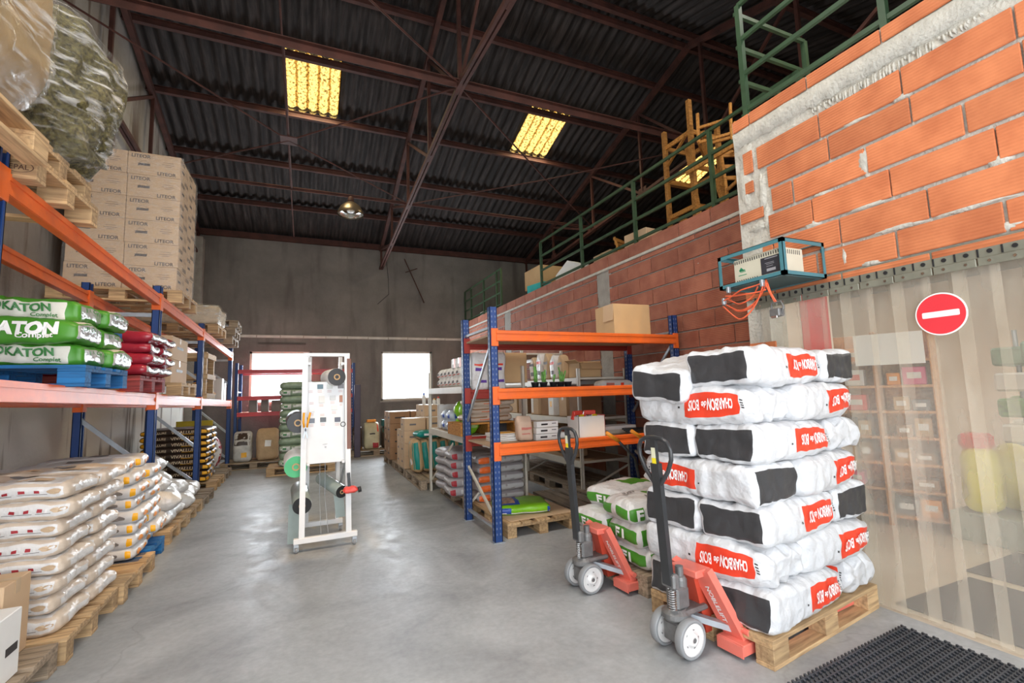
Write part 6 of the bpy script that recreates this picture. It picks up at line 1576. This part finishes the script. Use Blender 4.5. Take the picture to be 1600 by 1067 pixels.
cg = thing('battery_charger', 'cream battery charger with vent slots and a black panel', 'charger', (2.99, 2.15, 2.188))
Lc, Dc, Hh = .40, .22, .20
MB().bbox(0, Dc, 0, Lc, 0, Hh, .006).build('housing', BEIGEM, cg)
mb = MB()
for i in range(20): mb.box(-.0015, 0.001, .02 + i * .019, .026 + i * .019, Hh - .035, Hh - .012)
for i in range(10): mb.box(-.0015, 0.001, .20 + i * .019, .206 + i * .019, .012, .040)
for i in range(9): mb.box(.02 + i * .020, .026 + i * .020, -.0015, 0.001, Hh - .045, Hh - .014)
o = mb.build('vent_slots', INK, cg); o['kind'] = 'stuff'
cp = MB().bbox(-.004, 0, .015, .165, .035, .155, .002).build('control_panel', mat('control_panel_black', (.04, .04, .05), .35), cg)
mb = MB(); 
for (yy_, zz, l_, h_) in ((.03, .14, .10, .006), (.06, .11, .07, .003), (.06, .10, .06, .003), (.07, .085, .05, .003), (.05, .05, .07, .02)): mb.box(-.0052, -.004, yy_, yy_ + l_, zz, zz + h_)
mb.build('panel_print', mat('faint_white_print', (.35, .35, .38), .5), cp)
mb = MB()
for q in range(4): mb.bar((-.0015, .31 + .012 * q, .105), (-.0015, .335 + .004 * q, .13 - .004 * q), .007, .002, up=(1, 0, 0)).bar((-.0015, .305 + .012 * q, .115), (-.0015, .30 + .012 * q, .095), .005, .002, up=(1, 0, 0))
mb.build('green_emblem', mat('emblem_green', (.02, .30, .14), .5), cg)
MB().box(-.0015, 0, .29, .36, .072, .077).build('emblem_caption', mat('emblem_green', (.02, .30, .14), .5), cg)
# hanging orange cable loops and plug
cbl = thing('charging_cable', 'coiled orange charging cable hanging under the charger bracket', 'cable', (2.94, 2.35, 2.15))
def loop(pts, r=.0055, name='cable_loop', m=CABLE, parent=cbl): MB().tube(pts, r, 7).build(name, m, parent, True)
def arc(y0_, y1_, z0_, z1_, sag, x=0, n=14): return [(x + .01 * math.sin(i * .7), y0_ + (y1_ - y0_) * i / n, z0_ + (z1_ - z0_) * i / n - sag * math.sin(PI * i / n)) for i in range(n + 1)]
loop(arc(-.08, .28, -.0, -.10, .17)); loop(arc(.28, -.10, -.08, .0, .115, .012)); loop(arc(-.06, .26, .0, -.06, -.015, -.01)); loop(arc(.25, -.02, -.05, -.01, .075, .02)); loop(arc(.27, .02, -.09, -.13, .05, .02)); loop(arc(-.10, .24, -.05, -.03, .01, -.01))
loop([(.04, -.07, .06), (.01, -.09, -.01), (0, -.12, -.07), (.0, -.155, -.15)]); loop([(.05, -.06, .06), (.02, -.10, -.02), (.0, -.13, -.08), (.0, -.165, -.15)])
for (y, z) in ((-.07, .01), (.22, .02), (.27, -.06)): MB().bbox(-.014, .014, y - .012, y + .012, z - .03, z + .02, .004).build('cable_clip', GALV, cbl)
MB().bbox(-.03, .03, -.20, -.125, -.25, -.195, .006).build('plug_body', STEELD, cbl)
MB().tube([(0, -.135, -.235), (0, -.125, -.19), (0, -.13, -.15), (0, -.20, -.15), (0, -.215, -.19), (0, -.195, -.235)], .006, 6).build('plug_handle', STEELD, cbl, True)
MB().bbox(-.034, -.02, -.185, -.14, -.262, -.245, .002).build('plug_contact', CHROME, cbl)

# ================================================================== RUBBER MAT
rm = thing('rubber_mat', 'black ribbed rubber ring mat on the concrete before the curtain', 'mat', (2.20, .35, 0), math.radians(4))
MB().bbox(0, 1.12, 0, 1.36, 0.001, .007, .002).build('mat_base', mat('mat_base_rubber', (.10, .10, .105), .8), rm)
mb = MB()
for r_i in range(27):
    y = .02 + r_i * .05
    mb.box(.01, 1.11, y + .012, y + .020, .006, .020)
    for c in range(34):
        x = .015 + c * .0325
        mb.bar((x, y, .012), (x + .016, y + .034, .018), .010, .012)
o = mb.build('rubber_ribs', RUBBER, rm); o['kind'] = 'stuff'
tag(MB().bbox(0, .9, 0, .62, .001, .012, .003).build('door_mat', mat('dark_grey_mat', (.09, .09, .10), .9), None, loc=(3.52, 1.35, 0)), 'dark grey mat on the shop floor behind the curtain, near', 'mat')
tag(MB().bbox(0, .8, 0, .5, .001, .012, .003).build('door_mat', mat('dark_grey_mat', (.09, .09, .10), .9), None, loc=(4.55, 1.55, 0)), 'dark grey mat on the shop floor behind the curtain, far', 'mat')

# ================================================================== SHOP BEHIND THE CURTAIN
ps = MB().bbox(0, .36, -.006, 0, 0, .62, .002).build('poster', mat('poster_red', (.72, .05, .05), .5), None, loc=(3.80, 2.615, 1.62)); tag(ps, 'red poster on the pale wall behind the left of the curtain', 'poster')
MB().box(.04, .30, -.0075, -.006, .05, .09).build('white_script', WHITEP, ps)
SR = .38
def shop_shelf(label, loc, rz, L, n, m, items):
    t = thing('shop_shelf', label, 'shelf', loc, rz)
    for y in [L * i / 3 for i in range(4)]: MB().bbox(0, .42, y - .02, y + .02, 0, 1.95, .003).build('upright_panel', m, t)
    for k in range(n): MB().bbox(0, .42, 0, L, .08 + k * (1.8 / n), .105 + k * (1.8 / n), .003).build('shelf_board', m, t)
    MB().bbox(.40, .42, 0, L, 0, 1.95, .002).build('back_panel', m, t)
    return t
shop_shelf('orange wooden shop shelving behind the strip curtain', (5.55, 2.55, 0), SR, 1.35, 7, SHOPW, 0)
random.seed(5)
hz = 1.8 / 7
colr = [(CARDD, 'brown'), (PINK, 'pink'), (REDS, 'red'), (mat('slate_pack', (.12, .13, .15), .5), 'dark'), (CARD, 'tan'), (WHITEC, 'white'), (STRAW, 'orange')]
spot_n = ['first', 'second', 'third', 'fourth', 'fifth', 'sixth', 'seventh']
for u, (X0, Y0, L, nm) in enumerate(((5.35, 2.75, 1.35, 'left'),)):
    for k in range(7):
        y = .06; i = 0
        while y < L - .12:
            wd = random.uniform(.10, .19); h = random.uniform(.10, .19); m, cn_ = random.choice(colr)
            if k < 4 and random.random() < .55: m, cn_ = random.choice((colr[0], colr[3], colr[4]))
            if all(abs(y + wd / 2 - L * q / 3) > wd / 2 + .025 for q in range(4)):
                t = thing('shop_package', '%s package on the shop shelving, %s shelf up, %s along' % (cn_, spot_n[k], spot_n[min(i, 6)]), 'package', (5.55 + .15 * math.cos(SR) - (y + wd / 2) * math.sin(SR), 2.55 + .15 * math.sin(SR) + (y + wd / 2) * math.cos(SR), .106 + k * hz), SR, 'packages on the shop shelves')
                MB().bbox(-.08, .08, -wd / 2, wd / 2, 0, h, .006).build('package_body', m, t); MB().box(-.0815, -.08, -wd * .3, wd * .3, h * .35, h * .7).build('label_panel', WHITEC if cn_ != 'white' else REDS, t); i += 1
            y += wd + .02
_t = thing('yellow_bag', 'large yellow bag standing low behind the curtain, left', 'bag', (5.60, 2.32, .25), .3); _b = Bag(.34, .26, .56, 317, rnd=.18, wr=.03, wf=4); _b.body(8, 8, 12).build('bag', YELLOWS, _t, True)
_t = thing('yellow_bag', 'large yellow bag standing low behind the curtain, right', 'bag', (5.95, 2.22, .25), .3); _b = Bag(.34, .26, .56, 317, rnd=.18, wr=.03, wf=4); _b.body(8, 8, 12).build('bag', YELLOWS, _t, True)
tag(MB().bbox(-.3, .45, -.25, .25, 0, .33, .01).build('grey_crate', mat('grey_green_plastic', (.30, .33, .28), .6), None, loc=(5.75, 1.86, 0)), 'grey green crate under the yellow bags', 'crate') if False else None
tag(MB().bbox(-.3, .42, -.27, .22, 0, .248, .01).build('grey_crate', mat('grey_green_plastic', (.30, .33, .28), .6), None, loc=(5.72, 2.28, 0)), 'grey green plinth under the yellow bags', 'plinth')
tag(MB().bbox(-.1, .1, -.1, .1, 0, .14, .03).build('pink_bucket', REDS, None, loc=(5.60, 2.32, .80)), 'red bucket on the left yellow bag', 'bucket')
for i, (x, y, h) in enumerate(((5.5, 1.72, 1.75), (6.4, 2.25, 1.9), (7.2, 2.45, 1.8))):
    t = thing('display_stand', ['green and white packed display stand nearest the curtain edge', 'tall green and white display stand behind the nearest', 'green display stand far right behind the curtain'][i], 'display stand', (x, y, 0))
    MB().bbox(-.2, .2, -.18, .18, 0, .5, .01).build('stand_base', CREAM, t)
    MB().tube([(0, 0, .5), (0, 0, h)], .02, 8).build('pole', GALV, t)
    for k in range(5): MB().bbox(-.16, .16, -.14, .14, .55 + k * .25, .73 + k * .25, .02).build('pack_row', [mat('sage_pack', (.25, .36, .28), .5, var=.3, vs_=8), WHITEC, LEAF, WHITEC, mat('sage_pack', (.25, .36, .28), .5)][k], t)
for i, (x, y) in enumerate(((5.2, 1.0), (5.4, 4.0), (7.8, 1.4), (7.8, 5.0))):
    t = thing('ceiling_light', ['shop ceiling light nearest the curtain', 'shop ceiling light behind the brick wall', 'shop ceiling light far back on the right', 'shop ceiling light farthest from the curtain'][i], 'light', (x, y, 2.96))
    MB().bbox(-.70, .70, -.12, .12, .03, .10, .004).build('housing', WHITEM, t)
paperm = MB().bbox(-.004, 0, -.28, .28, 0, .32, .001).build('paper_notice', WHITEP, None, loc=(5.42, 2.85, 1.60), rot=(0, 0, SR)); tag(paperm, 'white paper notice hanging on the left shop shelving', 'notice')

# ================================================================== ON THE MEZZANINE
MZ = 3.402
def chairframe(label, loc, rz, tilt, s_=1.0):
    t = thing('chair_frame', label, 'chair', loc, rz); t.rotation_euler = (tilt[0], tilt[1], rz)
    for x in (-.2, .2):
        MB().bbox(x - .02, x + .02, -.22, -.18, 0, .45 * s_, .004).build('leg', WOODO, t)
        MB().tube([(x, .2, 0), (x, .19, .45 * s_), (x, .26, .98 * s_)], .02, 8).build('rear_leg', WOODO, t, True)
    for z in (.22, .44):
        MB().bbox(-.2, .2, -.215, -.19, z * s_ - .02, z * s_ + .02, .003).build('front_rail', WOODO, t)
        for x in (-.2, .2): MB().bbox(x - .012, x + .012, -.2, .2, z * s_ - .02, z * s_ + .02, .003).build('side_rail', WOODO, t)
    for z in (.62, .78, .94): MB().bbox(-.2, .2, .20 + (z - .45) * .13, .225 + (z - .45) * .13, z * s_ - .025, z * s_ + .025, .003).build('back_slat', WOODO, t)
    return t
lf = thing('ladder_stand', 'tall open wooden ladder frame on the mezzanine by the railing', 'frame', (4.75, 4.95, MZ))
for (x, y, h) in ((0, .12, 1.75), (0, -.38, 1.95), (.5, .12, 1.6), (.5, -.38, 1.7)): MB().bbox(x - .03, x + .03, y - .03, y + .03, 0, h, .004).build('upright', WOODO, lf)
for z in (.45, 1.0, 1.5):
    for x in (0, .5): MB().bbox(x - .015, x + .015, -.38, .12, z - .03, z + .03, .003).build('rung', WOODO, lf)
    for y in (.12, -.38): MB().bbox(0, .5, y - .015, y + .015, z - .03, z + .03, .003).build('rung', WOODO, lf)
MB().bar((0, .12, 1.2), (0, -.38, 1.55), .04, .02).build('diagonal_brace', WOODO, lf)
chairframe('bare wooden chair frame upside down beside the ladder frame', (5.0, 4.35, MZ + 1.62), .6, (PI, .15), 1.0)
chairframe('bare wooden chair frame standing right of the ladder frame', (4.85, 3.80, MZ), -.4, (0, 0), 1.0)
for i, (a, b_) in enumerate((((4.65, 4.4, MZ + .02), (5.0, 4.9, MZ + 1.5)), ((4.7, 4.0, MZ + .02), (4.9, 4.5, MZ + 1.35)), ((4.65, 4.6, MZ + .9), (4.8, 3.2, MZ + 1.0)))):
    tag(MB().bar(a, b_, .07, .03, up=(1, 0, 0)).build('timber', WOODO), ['leaning timber crossing the ladder frame, far one', 'leaning timber crossing the ladder frame, near one', 'long horizontal timber reaching towards the near brick wall'][i], 'timber')
carton('wide plywood-brown box on the mezzanine near the brick corner', (5.05, 3.35, MZ), .8, .5, .52, .1, CARD)
tag(MB().prism([(0, 0), (.5, 0), (.5, .1), (.28, .24), (.05, .12)], -.1, .1).build('white_sheet', WHITEC, None, loc=(4.45, 3.15, MZ + .002), rot=(0, 0, 1.4)), 'white angular board leaning near the brick corner on the mezzanine', 'board')
carton('low tan box by the green railing under the middle of the mezzanine edge', (4.60, 5.45, MZ), .40, .45, .33, .1, CARDL)
chairframe('small dark wooden chair frame lying near the low tan box', (4.85, 5.98, MZ), .4, (0, 0), .50)
w2 = MB().prism([(0, 0), (.95, 0), (.85, .26), (.40, .44), (.02, .24)], -.10, .10).build('white_sheet', WHITEC, None, loc=(4.48, 7.85, MZ), rot=(0, 0, -1.45)); tag(w2, 'large white bent panel lying on the mezzanine edge', 'board')
carton('tan box behind the large white panel', (4.78, 6.55, MZ), .4, .5, .34, 0, CARDL)
bl_ = thing('grey_tub', 'grey rounded tub beside the white panel on the mezzanine', 'tub', (4.95, 8.0, MZ)); MB().lathe([(.0, .50), (.18, .50), (.28, .42), (.33, .15), (.35, 0)], 24).build('tub', mat('slate_blue_plastic', (.14, .19, .23), .5), bl_, True)
carton('turquoise box at the mezzanine edge', (4.50, 8.75, MZ), .25, .55, .28, .2, mat('turquoise_card', (.03, .42, .42), .5), tape=False)
carton('large tan crate at the back of the mezzanine, lower', (5.55, 9.7, MZ), 1.3, .8, .42, 0, CARDD); carton('large tan crate at the back of the mezzanine, upper', (5.5, 9.7, MZ + .422), 1.4, .8, .46, .02, CARD)
carton('reddish box lying at the mezzanine edge beyond the turquoise one', (4.85, 10.2, MZ), .6, .5, .2, .3, mat('reddish_card', (.35, .15, .08), .8))
carton('small white box at the far end of the mezzanine edge', (4.50, 11.9, MZ), .3, .4, .22, 0, WHITEC)
for i, y in enumerate((1.9, 1.55, 2.2)): carton(['white box behind the near wall top, middle', 'white box behind the near wall top, nearest', 'white box behind the near wall top, farthest'][i], (3.88, y + .1, MZ), .3, .28, .44 - .03 * i, .1, WHITEC)
# black broom-like rake handles near the right rack (already bundled)
